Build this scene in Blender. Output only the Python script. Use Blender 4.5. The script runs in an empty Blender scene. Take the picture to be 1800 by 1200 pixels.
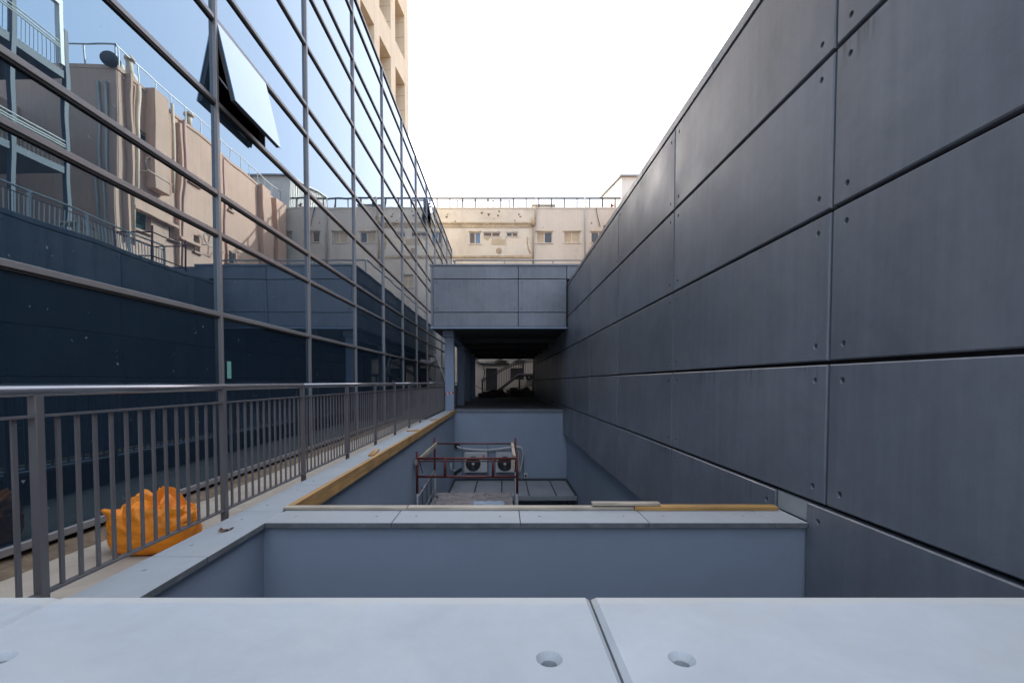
import bpy, bmesh, math, random
from mathutils import Vector, noise
R = math.radians
random.seed(7)
sc = bpy.context.scene
COL = sc.collection

# ------------------------------------------------------------------ camera, sky, sun, exposure
F, PX, PY = 800.0, 883.0, 697.0          # focal length and principal point in photo pixels (1800 x 1200)
PITCH = math.atan(26 / 800)              # lens shift upwards, camera pitched a little down
CAMZ = 1.1
cd = bpy.data.cameras.new('camera'); cam = bpy.data.objects.new('camera', cd); COL.objects.link(cam)
cd.sensor_width = 36; cd.lens = 36 * F / 1800
cd.shift_x = (900 - PX) / 1800; cd.shift_y = (PY - 600) / 1800
cd.clip_start = 0.02; cd.clip_end = 6000
cam.location = (0, 0, CAMZ); cam.rotation_euler = (R(90) - PITCH, 0, 0)
sc.camera = cam

SUN_EL, SUN_AZ = R(33), R(-42)           # azimuth from +Y, negative is towards -X
w = bpy.data.worlds.new('World'); sc.world = w; w.use_nodes = True
nt = w.node_tree; nt.nodes.clear()
sky = nt.nodes.new('ShaderNodeTexSky'); sky.sky_type = 'NISHITA'; sky.sun_disc = False
sky.sun_elevation = SUN_EL; sky.sun_rotation = SUN_AZ
sky.air_density = 1.0; sky.dust_density = 8.0; sky.ozone_density = 0.6
bg = nt.nodes.new('ShaderNodeBackground'); bg.inputs['Strength'].default_value = 0.15
wo = nt.nodes.new('ShaderNodeOutputWorld')
veil = nt.nodes.new('ShaderNodeVectorMath'); veil.operation = 'MULTIPLY_ADD'      # an even veil of summer haze over the whole sky
veil.inputs[1].default_value = (.36, .36, .36); veil.inputs[2].default_value = (1.42, 1.55, 1.78)
nt.links.new(sky.outputs[0], veil.inputs[0]); nt.links.new(veil.outputs[0], bg.inputs[0]); nt.links.new(bg.outputs[0], wo.inputs[0])
sl = bpy.data.lights.new('sun', 'SUN'); sl.energy = 2.0; sl.angle = R(0.5); sl.color = (1, 0.93, 0.82)
so = bpy.data.objects.new('sun', sl); COL.objects.link(so)
sd = Vector((math.sin(SUN_AZ) * math.cos(SUN_EL), math.cos(SUN_AZ) * math.cos(SUN_EL), math.sin(SUN_EL)))
so.rotation_euler = sd.to_track_quat('Z', 'Y').to_euler(); so.location = (-20, 20, 60)
sc.view_settings.view_transform = 'Standard'; sc.view_settings.look = 'None'
sc.view_settings.exposure = 2.45; sc.view_settings.gamma = 1.0; sc.view_settings.use_curve_mapping = False
sc.cycles.use_denoising = True
sc.cycles.max_bounces = 10; sc.cycles.diffuse_bounces = 5; sc.cycles.glossy_bounces = 5; sc.cycles.transparent_max_bounces = 16

# ------------------------------------------------------------------ photo pixel -> point on a known plane
def ray(x, y):
    u = (x - PX) / F; v = (PY - y) / F
    return Vector((u, math.cos(PITCH) + v * math.sin(PITCH), v * math.cos(PITCH) - math.sin(PITCH)))
def onY(x, y, Y):
    d = ray(x, y); t = Y / d.y; return Vector((d.x * t, Y, CAMZ + d.z * t))
def onX(x, y, X):
    d = ray(x, y); t = X / d.x; return Vector((X, d.y * t, CAMZ + d.z * t))
GX = -4.0                                 # plane of the glass facade
def mir(x, y, X):                         # a point seen mirrored in the glass, standing on plane X
    p = onX(x, y, 2 * GX - X); return Vector((X, p.y, p.z))

# ------------------------------------------------------------------ materials
MATS = {}
def mat(name, color, rough=0.6, metal=0.0, var=0.0, vscale=1.5, streak=0.0, bump=0.0, bscale=60, spec=0.5, rnd=0.0, wood=False, dirt=None, dirtamt=0.0, dscale=0.8, coat=0.0, rvar=0.0):
    m = bpy.data.materials.new(name); m.use_nodes = True
    n, l = m.node_tree.nodes, m.node_tree.links
    b = n['Principled BSDF']
    b.inputs['Roughness'].default_value = rough; b.inputs['Metallic'].default_value = metal
    b.inputs['Specular IOR Level'].default_value = spec
    if coat: b.inputs['Coat Weight'].default_value = coat
    geo = n.new('ShaderNodeNewGeometry'); pos = geo.outputs['Position']
    oi = n.new('ShaderNodeObjectInfo')
    base = n.new('ShaderNodeRGB'); base.outputs[0].default_value = (*color, 1)
    cur = base.outputs[0]
    def math_(op, a, b_, clamp=False):
        k = n.new('ShaderNodeMath'); k.operation = op; k.use_clamp = clamp
        for i, v in enumerate((a, b_)):
            if isinstance(v, (int, float)): k.inputs[i].default_value = v
            else: l.new(v, k.inputs[i])
        return k.outputs[0]
    def shift(src, k):                    # a different patch of texture for every object
        a = n.new('ShaderNodeVectorMath'); a.operation = 'MULTIPLY_ADD'
        l.new(oi.outputs['Random'], a.inputs[0]); a.inputs[1].default_value = (k, k * .7, k * .4); l.new(src, a.inputs[2])
        return a.outputs[0]
    def tex(scale, vec, detail=5, rough_=0.55, stretch=None, dist=0.0):
        t = n.new('ShaderNodeTexNoise'); t.inputs['Scale'].default_value = scale; t.inputs['Detail'].default_value = detail
        t.inputs['Roughness'].default_value = rough_; t.inputs['Distortion'].default_value = dist
        if stretch:
            mp = n.new('ShaderNodeMapping'); mp.inputs['Scale'].default_value = stretch; l.new(vec, mp.inputs[0]); vec = mp.outputs[0]
        l.new(vec, t.inputs['Vector']); return t.outputs[0]
    def mul(col, fac):                    # col * fac (fac scalar socket)
        k = n.new('ShaderNodeVectorMath'); k.operation = 'SCALE'; l.new(col, k.inputs[0]); l.new(fac, k.inputs['Scale']); return k.outputs[0]
    def rng(v, a, b_, lo=0.3, hi=0.7):
        k = n.new('ShaderNodeMapRange'); l.new(v, k.inputs[0]); k.inputs[1].default_value = lo; k.inputs[2].default_value = hi
        k.inputs[3].default_value = a; k.inputs[4].default_value = b_; return k.outputs[0]
    sp = shift(pos, 37.0)
    if wood:
        tc = n.new('ShaderNodeTexCoord'); op = shift(tc.outputs['Object'], 11.0)
        st = {'x': (1.2, 22, 22), 'y': (22, 1.2, 22), 'z': (22, 22, 1.2)}[wood]
        g = tex(1.0, op, 6, 0.65, st, 1.2); cur = mul(cur, rng(g, 0.62, 1.3))
        kn = tex(2.2, op, 2, 0.4, tuple(min(1.0, s) if s > 2 else s for s in st)); cur = mul(cur, rng(kn, 0.8, 1.12))
    if var:
        a = tex(vscale, sp, 6, 0.6, None, 0.6); cur = mul(cur, rng(a, 1 - var, 1 + var))
        a2 = tex(vscale * 9, sp, 4, 0.7); cur = mul(cur, rng(a2, 1 - var * .35, 1 + var * .35))
    if streak:
        s = tex(1.0, sp, 5, 0.7, (9, 9, .35)); cur = mul(cur, rng(s, 1 - streak, 1 + streak))
    if rnd:
        r_ = math_('MULTIPLY_ADD', oi.outputs['Random'], 2 * rnd); 
        r_.node.inputs[2].default_value = 1 - rnd; cur = mul(cur, r_)
    if dirt:
        dm = tex(dscale, sp, 8, 0.7, None, 1.0); dm2 = rng(dm, 0, dirtamt, 0.5, 0.72)
        dm2.node.clamp = True
        mx = n.new('ShaderNodeMix'); mx.data_type = 'RGBA'; l.new(dm2, mx.inputs[0]); l.new(cur, mx.inputs[6]); mx.inputs[7].default_value = (*dirt, 1)
        cur = mx.outputs[2]
    l.new(cur, b.inputs['Base Color'])
    if rvar:
        rr = tex(vscale * 1.7, sp, 5, 0.6); l.new(rng(rr, rough - rvar, rough + rvar), b.inputs['Roughness'])
    if bump:
        bt = tex(bscale, sp, 4, 0.6); bn = n.new('ShaderNodeBump'); bn.inputs['Strength'].default_value = 1.0; bn.inputs['Distance'].default_value = bump
        l.new(bt, bn.inputs['Height']); l.new(bn.outputs[0], b.inputs['Normal'])
    MATS[name] = m; return m

mat('panel', (.168, .184, .214), .40, var=.2, vscale=.6, streak=.10, bump=.0006, bscale=90, rnd=.05, rvar=.1, dirt=(.27, .27, .27), dirtamt=.35, dscale=.5)
mat('backing', (.02, .02, .022), .9)
mat('coping', (.36, .385, .40), .62, var=.07, vscale=1.6, bump=.0004, bscale=160, rnd=.04, dirt=(.36, .33, .27), dirtamt=.35, dscale=1.6)
mat('slab', (.44, .47, .49), .6, var=.09, vscale=2.6, bump=.00035, bscale=220, rnd=.03, dirt=(.50, .47, .41), dirtamt=.5, dscale=1.4)
mat('plaster', (.285, .335, .405), .85, var=.04, vscale=.9, bump=.0012, bscale=180)
mat('column_paint', (.275, .335, .43), .7, var=.04, vscale=.9)
mat('frame', (.25, .24, .24), .38, metal=.35, var=.06, vscale=2, rnd=.03)
mat('frame_dark', (.05, .05, .055), .5)
mat('rail_paint', (.165, .15, .15), .42, metal=.2, var=.06, vscale=5, rnd=.04)
mat('handrail', (.33, .32, .33), .24, metal=.7, var=.05, vscale=4)
mat('walkway', (.47, .40, .315), .85, var=.14, vscale=1.3, bump=.002, bscale=60, dirt=(.2, .15, .1), dirtamt=.5, dscale=1.3)
mat('dirt', (.17, .12, .075), .95, var=.4, vscale=7, bump=.012, bscale=25)
mat('floor', (.13, .13, .13), .9, var=.2, vscale=.7, bump=.002, bscale=40)
mat('ground', (.24, .22, .19), .95, var=.2, vscale=.05)
mat('timber', (.50, .28, .10), .65, wood='y', rnd=.12)
mat('timber_x', (.47, .40, .31), .7, wood='x', rnd=.12)
mat('timber_orange', (.46, .26, .08), .65, wood='x', rnd=.05)
mat('timber_pale', (.52, .44, .33), .75, wood='y', rnd=.1)
mat('cream', (.53, .505, .45), .9, var=.07, vscale=.35, streak=.06, bump=.006, bscale=12, dirt=(.33, .285, .22), dirtamt=.5, dscale=.28)
mat('wing', (.56, .375, .285), .9, var=.07, vscale=.35, streak=.09, bump=.004, bscale=9, dirt=(.4, .29, .22), dirtamt=.5, dscale=.3)
mat('patch', (.56, .54, .48), .9, var=.1, vscale=.9, bump=.006, bscale=8, dirt=(.5, .4, .28), dirtamt=.7, dscale=.9)
mat('patch_tan', (.40, .35, .26), .9, var=.08, vscale=1)
mat('band', (.37, .31, .225), .9, var=.25, vscale=1.2, bump=.02, bscale=6, dirt=(.16, .12, .08), dirtamt=.8, dscale=1.5)
mat('tower', (.74, .61, .44), .9, var=.06, vscale=.5, streak=.05, dirt=(.52, .40, .27), dirtamt=.4, dscale=.4)
mat('white_paint', (.62, .62, .6), .5, var=.05, vscale=3)
mat('white_metal', (.60, .60, .57), .5, streak=.08, var=.05)
mat('grey_metal', (.28, .29, .30), .5, metal=.3, var=.08, vscale=2)
mat('dark_metal', (.06, .062, .07), .5, metal=.2)
mat('canopy', (.30, .31, .32), .6, var=.1, vscale=1.5, rnd=.05)
mat('red_paint', (.125, .025, .022), .55, var=.3, vscale=8, rnd=.1)
mat('steel_scaffold', (.30, .30, .30), .5, metal=.4, var=.2, vscale=9)
mat('black', (.012, .012, .013), .6)
mat('hole', (.10, .10, .10), .9)
mat('red', (.55, .03, .05), .5)
mat('ivory', (.50, .50, .48), .5, var=.04, vscale=4)
mat('insulation', (.52, .52, .50), .8, var=.1, vscale=12)
mat('curtain', (.42, .36, .26), .9, var=.15, vscale=6)
mat('window_blue', (.10, .17, .28), .15)
mat('brown_glass', (.10, .06, .035), .2)
mat('window_glass', (.05, .055, .055), .08)
mat('green_glass', (.025, .055, .055), .05)
mat('interior', (.10, .10, .10), .9)
mat('interior_column', (.34, .36, .38), .8)
mat('interior_green', (.09, .15, .13), .8)
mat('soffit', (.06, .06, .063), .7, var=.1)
mat('rubble', (.07, .06, .055), .95, var=.3, vscale=3)
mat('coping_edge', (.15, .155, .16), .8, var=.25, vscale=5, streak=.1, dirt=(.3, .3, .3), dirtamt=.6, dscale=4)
mat('rubble_cloth', (.24, .21, .20), .95, var=.35, vscale=5, bump=.02, bscale=14)
mat('sheet', (.32, .38, .45), .7, var=.35, vscale=9, bump=.01, bscale=20)
mat('pipe_cream', (.58, .47, .36), .7, var=.08, vscale=2)
mat('pipe_pink', (.45, .26, .22), .7, var=.1, vscale=2)
mat('pipe_grey', (.34, .33, .31), .6, var=.1, vscale=2)
mat('shaded_steel', (.065, .08, .105), .6, var=.08, vscale=1)  # darkened towards blue to stand in for shade on the gallery
mat('bag', (.86, .26, .012), .55, var=.10, vscale=7, bump=.0022, bscale=22, dirt=(.32, .13, .03), dirtamt=.5, dscale=5, spec=.4)
mat('bag_pink', (.62, .30, .24), .6, var=.08, vscale=7)
mat('leaf_litter', (.12, .07, .04), .9, var=.4, vscale=30)
mat('near_black', (.022, .023, .026), .7, var=.2, vscale=3)
mat('sticker', (.18, .42, .36), .5)

def worn_edge():
    m = MATS['slab']; n, l = m.node_tree.nodes, m.node_tree.links; b = n['Principled BSDF']
    src = b.inputs['Base Color'].links[0].from_socket
    g = n.new('ShaderNodeNewGeometry'); sp = n.new('ShaderNodeSeparateXYZ'); l.new(g.outputs['Position'], sp.inputs[0])
    t = n.new('ShaderNodeTexNoise'); t.inputs['Scale'].default_value = 5; t.inputs['Detail'].default_value = 5; l.new(g.outputs['Position'], t.inputs['Vector'])
    k = n.new('ShaderNodeMath'); k.operation = 'MULTIPLY_ADD'; l.new(t.outputs[0], k.inputs[0]); k.inputs[1].default_value = .05; l.new(sp.outputs[1], k.inputs[2])
    r = n.new('ShaderNodeMapRange'); l.new(k.outputs[0], r.inputs[0]); r.inputs[1].default_value = 1.012; r.inputs[2].default_value = 1.024; r.inputs[4].default_value = .55
    mx = n.new('ShaderNodeMix'); mx.data_type = 'RGBA'; l.new(r.outputs[0], mx.inputs[0]); l.new(src, mx.inputs[6]); mx.inputs[7].default_value = (.56, .54, .48, 1)
    l.new(mx.outputs[2], b.inputs['Base Color'])
worn_edge()
def drips():
    m = MATS['panel']; n, l = m.node_tree.nodes, m.node_tree.links; b = n['Principled BSDF']
    src = b.inputs['Base Color'].links[0].from_socket
    tc = n.new('ShaderNodeTexCoord'); sp = n.new('ShaderNodeSeparateXYZ'); l.new(tc.outputs['Object'], sp.inputs[0])
    g = n.new('ShaderNodeNewGeometry'); mp = n.new('ShaderNodeMapping'); mp.inputs['Scale'].default_value = (26, 26, .7); l.new(g.outputs['Position'], mp.inputs[0])
    t = n.new('ShaderNodeTexNoise'); t.inputs['Scale'].default_value = 1; t.inputs['Detail'].default_value = 3; l.new(mp.outputs[0], t.inputs['Vector'])
    t2 = n.new('ShaderNodeTexNoise'); t2.inputs['Scale'].default_value = 1.1; t2.inputs['Detail'].default_value = 2; l.new(g.outputs['Position'], t2.inputs['Vector'])
    def mr(x, a, c, d, e):
        r = n.new('ShaderNodeMapRange'); l.new(x, r.inputs[0]); r.inputs[1].default_value = a; r.inputs[2].default_value = c; r.inputs[3].default_value = d; r.inputs[4].default_value = e; return r.outputs[0]
    def mu(x, y):
        k = n.new('ShaderNodeMath'); k.operation = 'MULTIPLY'; l.new(x, k.inputs[0]); l.new(y, k.inputs[1]); return k.outputs[0]
    mask = mu(mu(mr(t.outputs[0], .5, .62, 0, 1), mr(sp.outputs[2], .84, 1.08, 0, 1)), mr(t2.outputs[0], .5, .62, 0, .7))
    mx = n.new('ShaderNodeMix'); mx.data_type = 'RGBA'; l.new(mask, mx.inputs[0]); l.new(src, mx.inputs[6]); mx.inputs[7].default_value = (.06, .065, .075, 1)
    l.new(mx.outputs[2], b.inputs['Base Color'])
drips()
def glass_mat(name, refl=.31, tint=(.05, .10, .13), gloss=(.52, .78, .98), film=(.13, .36, .60), haze=.045, streak=.07):
    m = bpy.data.materials.new(name); m.use_nodes = True
    n, l = m.node_tree.nodes, m.node_tree.links; n.clear()
    out = n.new('ShaderNodeOutputMaterial')
    gl = n.new('ShaderNodeBsdfGlossy'); gl.inputs['Color'].default_value = (*gloss, 1); gl.inputs['Roughness'].default_value = 0.0
    tr = n.new('ShaderNodeBsdfTransparent'); tr.inputs['Color'].default_value = (*tint, 1)
    df = n.new('ShaderNodeBsdfDiffuse'); df.inputs['Color'].default_value = (.5, .52, .55, 1)
    fd = n.new('ShaderNodeBsdfDiffuse'); fd.inputs['Color'].default_value = (*film, 1)
    fr = n.new('ShaderNodeFresnel'); fr.inputs['IOR'].default_value = 1.5
    k = n.new('ShaderNodeMath'); k.operation = 'MULTIPLY_ADD'; l.new(fr.outputs[0], k.inputs[0]); k.inputs[1].default_value = .72; k.inputs[2].default_value = refl; k.use_clamp = True
    geo = n.new('ShaderNodeNewGeometry'); oi = n.new('ShaderNodeObjectInfo')
    a = n.new('ShaderNodeVectorMath'); a.operation = 'MULTIPLY_ADD'; l.new(oi.outputs['Random'], a.inputs[0]); a.inputs[1].default_value = (91, 53, 77); l.new(geo.outputs['Position'], a.inputs[2])
    t = n.new('ShaderNodeTexNoise'); t.inputs['Scale'].default_value = .75; t.inputs['Detail'].default_value = 1.5; t.inputs['Roughness'].default_value = .45; l.new(a.outputs[0], t.inputs['Vector'])
    bn = n.new('ShaderNodeBump'); bn.inputs['Strength'].default_value = 1; bn.inputs['Distance'].default_value = .0035; l.new(t.outputs[0], bn.inputs['Height'])
    l.new(bn.outputs[0], gl.inputs['Normal'])
    lw_ = n.new('ShaderNodeLayerWeight'); lw_.inputs['Blend'].default_value = .5
    lr = n.new('ShaderNodeMapRange'); l.new(lw_.outputs['Facing'], lr.inputs[0]); lr.inputs[1].default_value = .25; lr.inputs[2].default_value = .75
    gc = n.new('ShaderNodeMix'); gc.data_type = 'RGBA'; l.new(lr.outputs[0], gc.inputs[0]); gc.inputs[6].default_value = (*gloss, 1); gc.inputs[7].default_value = (.80, .89, 1.0, 1); l.new(gc.outputs[2], gl.inputs['Color'])
    # rain streaks and dust
    mp = n.new('ShaderNodeMapping'); mp.inputs['Scale'].default_value = (14, 14, .5); l.new(a.outputs[0], mp.inputs[0])
    s = n.new('ShaderNodeTexNoise'); s.inputs['Scale'].default_value = 1; s.inputs['Detail'].default_value = 6; s.inputs['Roughness'].default_value = .7; l.new(mp.outputs[0], s.inputs['Vector'])
    r = n.new('ShaderNodeMapRange'); l.new(s.outputs[0], r.inputs[0]); r.inputs[1].default_value = .45; r.inputs[2].default_value = .8; r.inputs[3].default_value = .012; r.inputs[4].default_value = streak
    sp = n.new('ShaderNodeTexNoise'); sp.inputs['Scale'].default_value = 14; sp.inputs['Detail'].default_value = 2; l.new(a.outputs[0], sp.inputs['Vector'])
    r2 = n.new('ShaderNodeMapRange'); l.new(sp.outputs[0], r2.inputs[0]); r2.inputs[1].default_value = .74; r2.inputs[2].default_value = .78; r2.inputs[3].default_value = 0; r2.inputs[4].default_value = .35
    ad = n.new('ShaderNodeMath'); ad.operation = 'ADD'; l.new(r.outputs[0], ad.inputs[0]); l.new(r2.outputs[0], ad.inputs[1])
    m1 = n.new('ShaderNodeMixShader'); l.new(k.outputs[0], m1.inputs[0]); l.new(tr.outputs[0], m1.inputs[1]); l.new(gl.outputs[0], m1.inputs[2])
    m2 = n.new('ShaderNodeMixShader'); l.new(ad.outputs[0], m2.inputs[0]); l.new(m1.outputs[0], m2.inputs[1]); l.new(df.outputs[0], m2.inputs[2])
    m3 = n.new('ShaderNodeMixShader'); m3.inputs[0].default_value = haze; l.new(m2.outputs[0], m3.inputs[1]); l.new(fd.outputs[0], m3.inputs[2])
    l.new(m3.outputs[0], out.inputs[0]); MATS[name] = m
glass_mat('glass')
glass_mat('glass_low', .085, (.05, .08, .10), (.55, .82, 1.0), (.10, .30, .55), .045, .025)

# ------------------------------------------------------------------ object helpers
WORLD = {}                                # object name -> world position of its origin
def thing(name, label, cat, loc=(0, 0, 0), group=None, rotz=0.0):
    o = bpy.data.objects.new(name, None); COL.objects.link(o); o.empty_display_size = .2
    o.location = loc; o.rotation_euler.z = rotz; o['label'] = label; o['category'] = cat
    if group: o['group'] = group
    WORLD[o.name] = Vector(loc); return o
def put(name, mesh, loc, parent=None, label=None, cat=None, group=None, kind=None, local=False, rot=None):
    o = bpy.data.objects.new(name, mesh); COL.objects.link(o)
    loc = Vector(loc); WORLD[o.name] = loc
    if parent is not None:
        o.parent = parent; o.location = loc if local else loc - WORLD[parent.name]
    else: o.location = loc
    if rot: o.rotation_euler = rot
    if label: o['label'] = label
    if cat: o['category'] = cat
    if group: o['group'] = group
    if kind: o['kind'] = kind
    return o
def finish(bm, name, m, smooth=False):
    bmesh.ops.recalc_face_normals(bm, faces=bm.faces)
    me = bpy.data.meshes.new(name); bm.to_mesh(me); bm.free()
    if isinstance(m, str): m = [m]
    for k in m: me.materials.append(MATS[k])
    if smooth:
        for p in me.polygons: p.use_smooth = True
    return me
CACHE = {}
def box_mesh(sx, sy, sz, m, bev=0.0):
    key = (round(sx, 4), round(sy, 4), round(sz, 4), m, bev)
    if key in CACHE: return CACHE[key]
    bm = bmesh.new(); bmesh.ops.create_cube(bm, size=1)
    for v in bm.verts: v.co = Vector((v.co.x * sx, v.co.y * sy, v.co.z * sz))
    if bev: bmesh.ops.bevel(bm, geom=bm.edges[:], offset=min(bev, .45 * min(sx, sy, sz)), segments=1, affect='EDGES')
    CACHE[key] = finish(bm, 'box', m); return CACHE[key]
def box(name, x0, x1, y0, y1, z0, z1, m, parent=None, bev=0.0, **k):
    x0, x1 = sorted((x0, x1)); y0, y1 = sorted((y0, y1)); z0, z1 = sorted((z0, z1))
    return put(name, box_mesh(x1 - x0, y1 - y0, z1 - z0, m, bev), ((x0 + x1) / 2, (y0 + y1) / 2, (z0 + z1) / 2), parent, **k)
def tube_into(bm, pts, r, n=8, cap=True):
    pts = [Vector(p) for p in pts]; rings = []
    for i, p in enumerate(pts):
        a = pts[max(i - 1, 0)]; b = pts[min(i + 1, len(pts) - 1)]; d = (b - a).normalized()
        up = Vector((0, 0, 1)) if abs(d.z) < .95 else Vector((0, 1, 0))
        s = d.cross(up).normalized(); t = s.cross(d)
        rr = r[i] if isinstance(r, (list, tuple)) else r
        rings.append([bm.verts.new(p + (s * math.cos(2 * math.pi * q / n) + t * math.sin(2 * math.pi * q / n)) * rr) for q in range(n)])
    for A, B in zip(rings, rings[1:]):
        for q in range(n): bm.faces.new((A[q], A[(q + 1) % n], B[(q + 1) % n], B[q]))
    if cap: bm.faces.new(rings[0]); bm.faces.new(rings[-1][::-1])
def tube(name, pts, r, m, parent=None, n=8, **k):
    c = sum((Vector(p) for p in pts), Vector()) / len(pts)
    bm = bmesh.new(); tube_into(bm, [Vector(p) - c for p in pts], r, n)
    me = finish(bm, 'tube', m, smooth=n > 6)
    return put(name, me, c, parent, **k)
def prism(name, poly, d, m, parent=None, axis='y', **k):   # polygon (two coordinates) extruded by d along axis, first coordinate of loc given in poly plane
    bm = bmesh.new(); vs = []
    for off in (0, d):
        vs.append([bm.verts.new({'y': (p[0], off, p[1]), 'x': (off, p[0], p[1]), 'z': (p[0], p[1], off)}[axis]) for p in poly])
    bm.faces.new(vs[0]); bm.faces.new(vs[1][::-1])
    for i in range(len(poly)):
        j = (i + 1) % len(poly); bm.faces.new((vs[0][i], vs[0][j], vs[1][j], vs[1][i]))
    loc = k.pop('loc')
    return put(name, finish(bm, 'prism', m), loc, parent, **k)
def panel_mesh(L, H, T, mapf, m, holes=(), ro=.02, ri=.012, d1=.01, d2=.03, c=.006, key=None):
    kk = ('panel', round(L, 3), round(H, 3), T, m, tuple((round(a, 3), round(b, 3)) for a, b in holes), ro, key)
    if kk in CACHE: return CACHE[kk]
    bm = bmesh.new(); V = {}
    def v(u, q, w_):
        k2 = (round(u, 5), round(q, 5), round(w_, 5))
        if k2 not in V: V[k2] = bm.verts.new(mapf(u, q, w_))
        return V[k2]
    s = ro * 1.5
    us = sorted({c, L - c} | {round(a + e, 5) for a, b in holes for e in (-s, s)}); vs = sorted({c, H - c} | {round(b + e, 5) for a, b in holes for e in (-s, s)})
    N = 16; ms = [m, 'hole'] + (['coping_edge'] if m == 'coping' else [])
    front_edge = []
    for i in range(len(us) - 1):
        for j in range(len(vs) - 1):
            u0, u1, v0, v1 = us[i], us[i + 1], vs[j], vs[j + 1]
            h = [(a, b) for a, b in holes if u0 < a < u1 and v0 < b < v1 and u1 - u0 < 2.2 * s and v1 - v0 < 2.2 * s]
            if not h: bm.faces.new((v(u0, v0, 0), v(u1, v0, 0), v(u1, v1, 0), v(u0, v1, 0))); continue
            a, b = h[0]; rings = []
            for kind in range(4):
                ring = []
                for q in range(N):
                    an = 2 * math.pi * q / N; cx, sx = math.cos(an), math.sin(an)
                    if kind == 0: f = s / max(abs(cx), abs(sx)); p = (a + cx * f, b + sx * f, 0)
                    else: rr, dd = ((ro, 0), (ri, -d1), (ri, -d2))[kind - 1]; p = (a + cx * rr, b + sx * rr, dd)
                    ring.append(v(*p))
                rings.append(ring)
            for A, B in zip(rings, rings[1:]):
                for q in range(N): bm.faces.new((A[q], A[(q + 1) % N], B[(q + 1) % N], B[q]))
            f = bm.faces.new(rings[-1]); f.material_index = 1
    def ring4(a, w_): return [v(a, a, w_), v(L - a, a, w_), v(L - a, H - a, w_), v(a, H - a, w_)]
    A, B, C_ = ring4(c, 0), ring4(0, -c), ring4(0, -T)
    for P, Q in ((A, B), (B, C_)):
        for q in range(4):
            f = bm.faces.new((P[q], P[(q + 1) % 4], Q[(q + 1) % 4], Q[q]))
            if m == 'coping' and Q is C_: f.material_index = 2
    bm.faces.new(C_)
    CACHE[kk] = finish(bm, 'panel', ms); return CACHE[kk]
def wall_sheet(name, u0, u1, v0, v1, openings, depth, mapf, m, parent):   # wall with real openings and reveals
    us = sorted({u0, u1} | {a for o in openings for a in o[:2]}); vs = sorted({v0, v1} | {a for o in openings for a in o[2:]})
    bm = bmesh.new(); V = {}
    def v(u, q, w_):
        k = (round(u, 4), round(q, 4), w_)
        if k not in V: V[k] = bm.verts.new(mapf(u, q, w_))
        return V[k]
    for i in range(len(us) - 1):
        for j in range(len(vs) - 1):
            a, b, c, d = us[i], us[i + 1], vs[j], vs[j + 1]
            if any(o[0] - 1e-4 < a and b < o[1] + 1e-4 and o[2] - 1e-4 < c and d < o[3] + 1e-4 for o in openings): continue
            bm.faces.new((v(a, c, 0), v(b, c, 0), v(b, d, 0), v(a, d, 0)))
    for a, b, c, d in openings:
        q = [(a, c), (b, c), (b, d), (a, d)]
        for i in range(4):
            p, r = q[i], q[(i + 1) % 4]; bm.faces.new((v(*p, 0.0), v(*r, 0.0), v(*r, -depth), v(*p, -depth)))
    q = [(u0, v0), (u1, v0), (u1, v1), (u0, v1)]
    for i in range(4):
        p, r = q[i], q[(i + 1) % 4]; bm.faces.new((v(*p, 0), v(*r, 0), v(*r, -depth - .02), v(*p, -depth - .02)))
    return put(name, finish(bm, 'wall', m), WORLD[parent.name], parent)

# ================================================================== SETTING
box('ground', -2500, 2500, -2500, 2500, -6.4, -5.3, 'ground', kind='structure')
box('courtyard_floor', -2.0, 2.7, .6, 18.3, -5.28, -5.0, 'floor', kind='structure')
box('walkway', -4.02, -2.2, -4, 18.2, -.75, -.4, 'walkway', kind='structure')
box('passage_floor', -4.02, 9, 18.302, 60, -.7, -.06, 'floor', kind='structure')
box('side_yard', 9.02, 40, -20, 60, -5.28, -.5, 'ground', kind='structure')
bm = bmesh.new()                                        # strip of bare earth at the foot of the glass
rows = []
for i in range(180):
    y = -1 + i * .107; row = []
    for j in range(6):
        x = -4.03 + j * .05; h = .05 * (1 - j / 5) ** .6 + .03 * noise.noise(Vector((x * 9, y * 6, 0))) * (1 if j < 5 else 0)
        row.append(bm.verts.new((x + (.05 * noise.noise(Vector((3, y * 3, 1))) if j == 5 else 0), y, -.398 + max(h, -.006 if j == 5 else .002))))
    rows.append(row)
for A, B in zip(rows, rows[1:]):
    for j in range(5): bm.faces.new((A[j], A[j + 1], B[j + 1], B[j]))
put('bare_earth', finish(bm, 'earth', 'dirt', True), (0, 0, 0), kind='structure')

# ================================================================== RIGHT: BUILDING CLAD IN DARK PANELS
WX = 2.4
annex = thing('panel_clad_building', 'long dark grey building clad in big bolted cement panels beside the courtyard', 'building', (WX + .1, 10, -5.2))
box('wall', WX + .17, 9, -6, 36.6, -5.25, 4.62, 'plaster', annex)
box('backing_wall', WX + .06, WX + .165, -6, 36.6, -.93, 4.6, 'backing', annex)
mapR = lambda u, q, w_: (-w_, u, q)
joints_y = [3.357 + 3.07 * k for k in range(-3, 11)]
joints_z = [onX(1455, y, WX).z for y in (893, 637, 372, 100)]
joints_z = [-.95] + joints_z + [4.62]
GH, GV = .030, .024
for r in range(5):
    z0, z1 = joints_z[r] + GH / 2, joints_z[r + 1] - GH / 2
    for k in range(len(joints_y) - 1):
        a, b = joints_y[k] + GV / 2, joints_y[k + 1] - GV / 2
        if r == 0 and k == 3: a = 3.97
        if r == 0 and k == 2: b = 3.56
        L, H = b - a, z1 - z0
        hs = [(x, z) for x in (.13, L - .13) for z in (.115, H - .115)]
        put('panel', panel_mesh(L, H, .055, mapR, 'panel', hs, ro=.023, ri=.020, d1=.004, d2=.03, c=.009), (WX, a, z0), annex)
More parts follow.
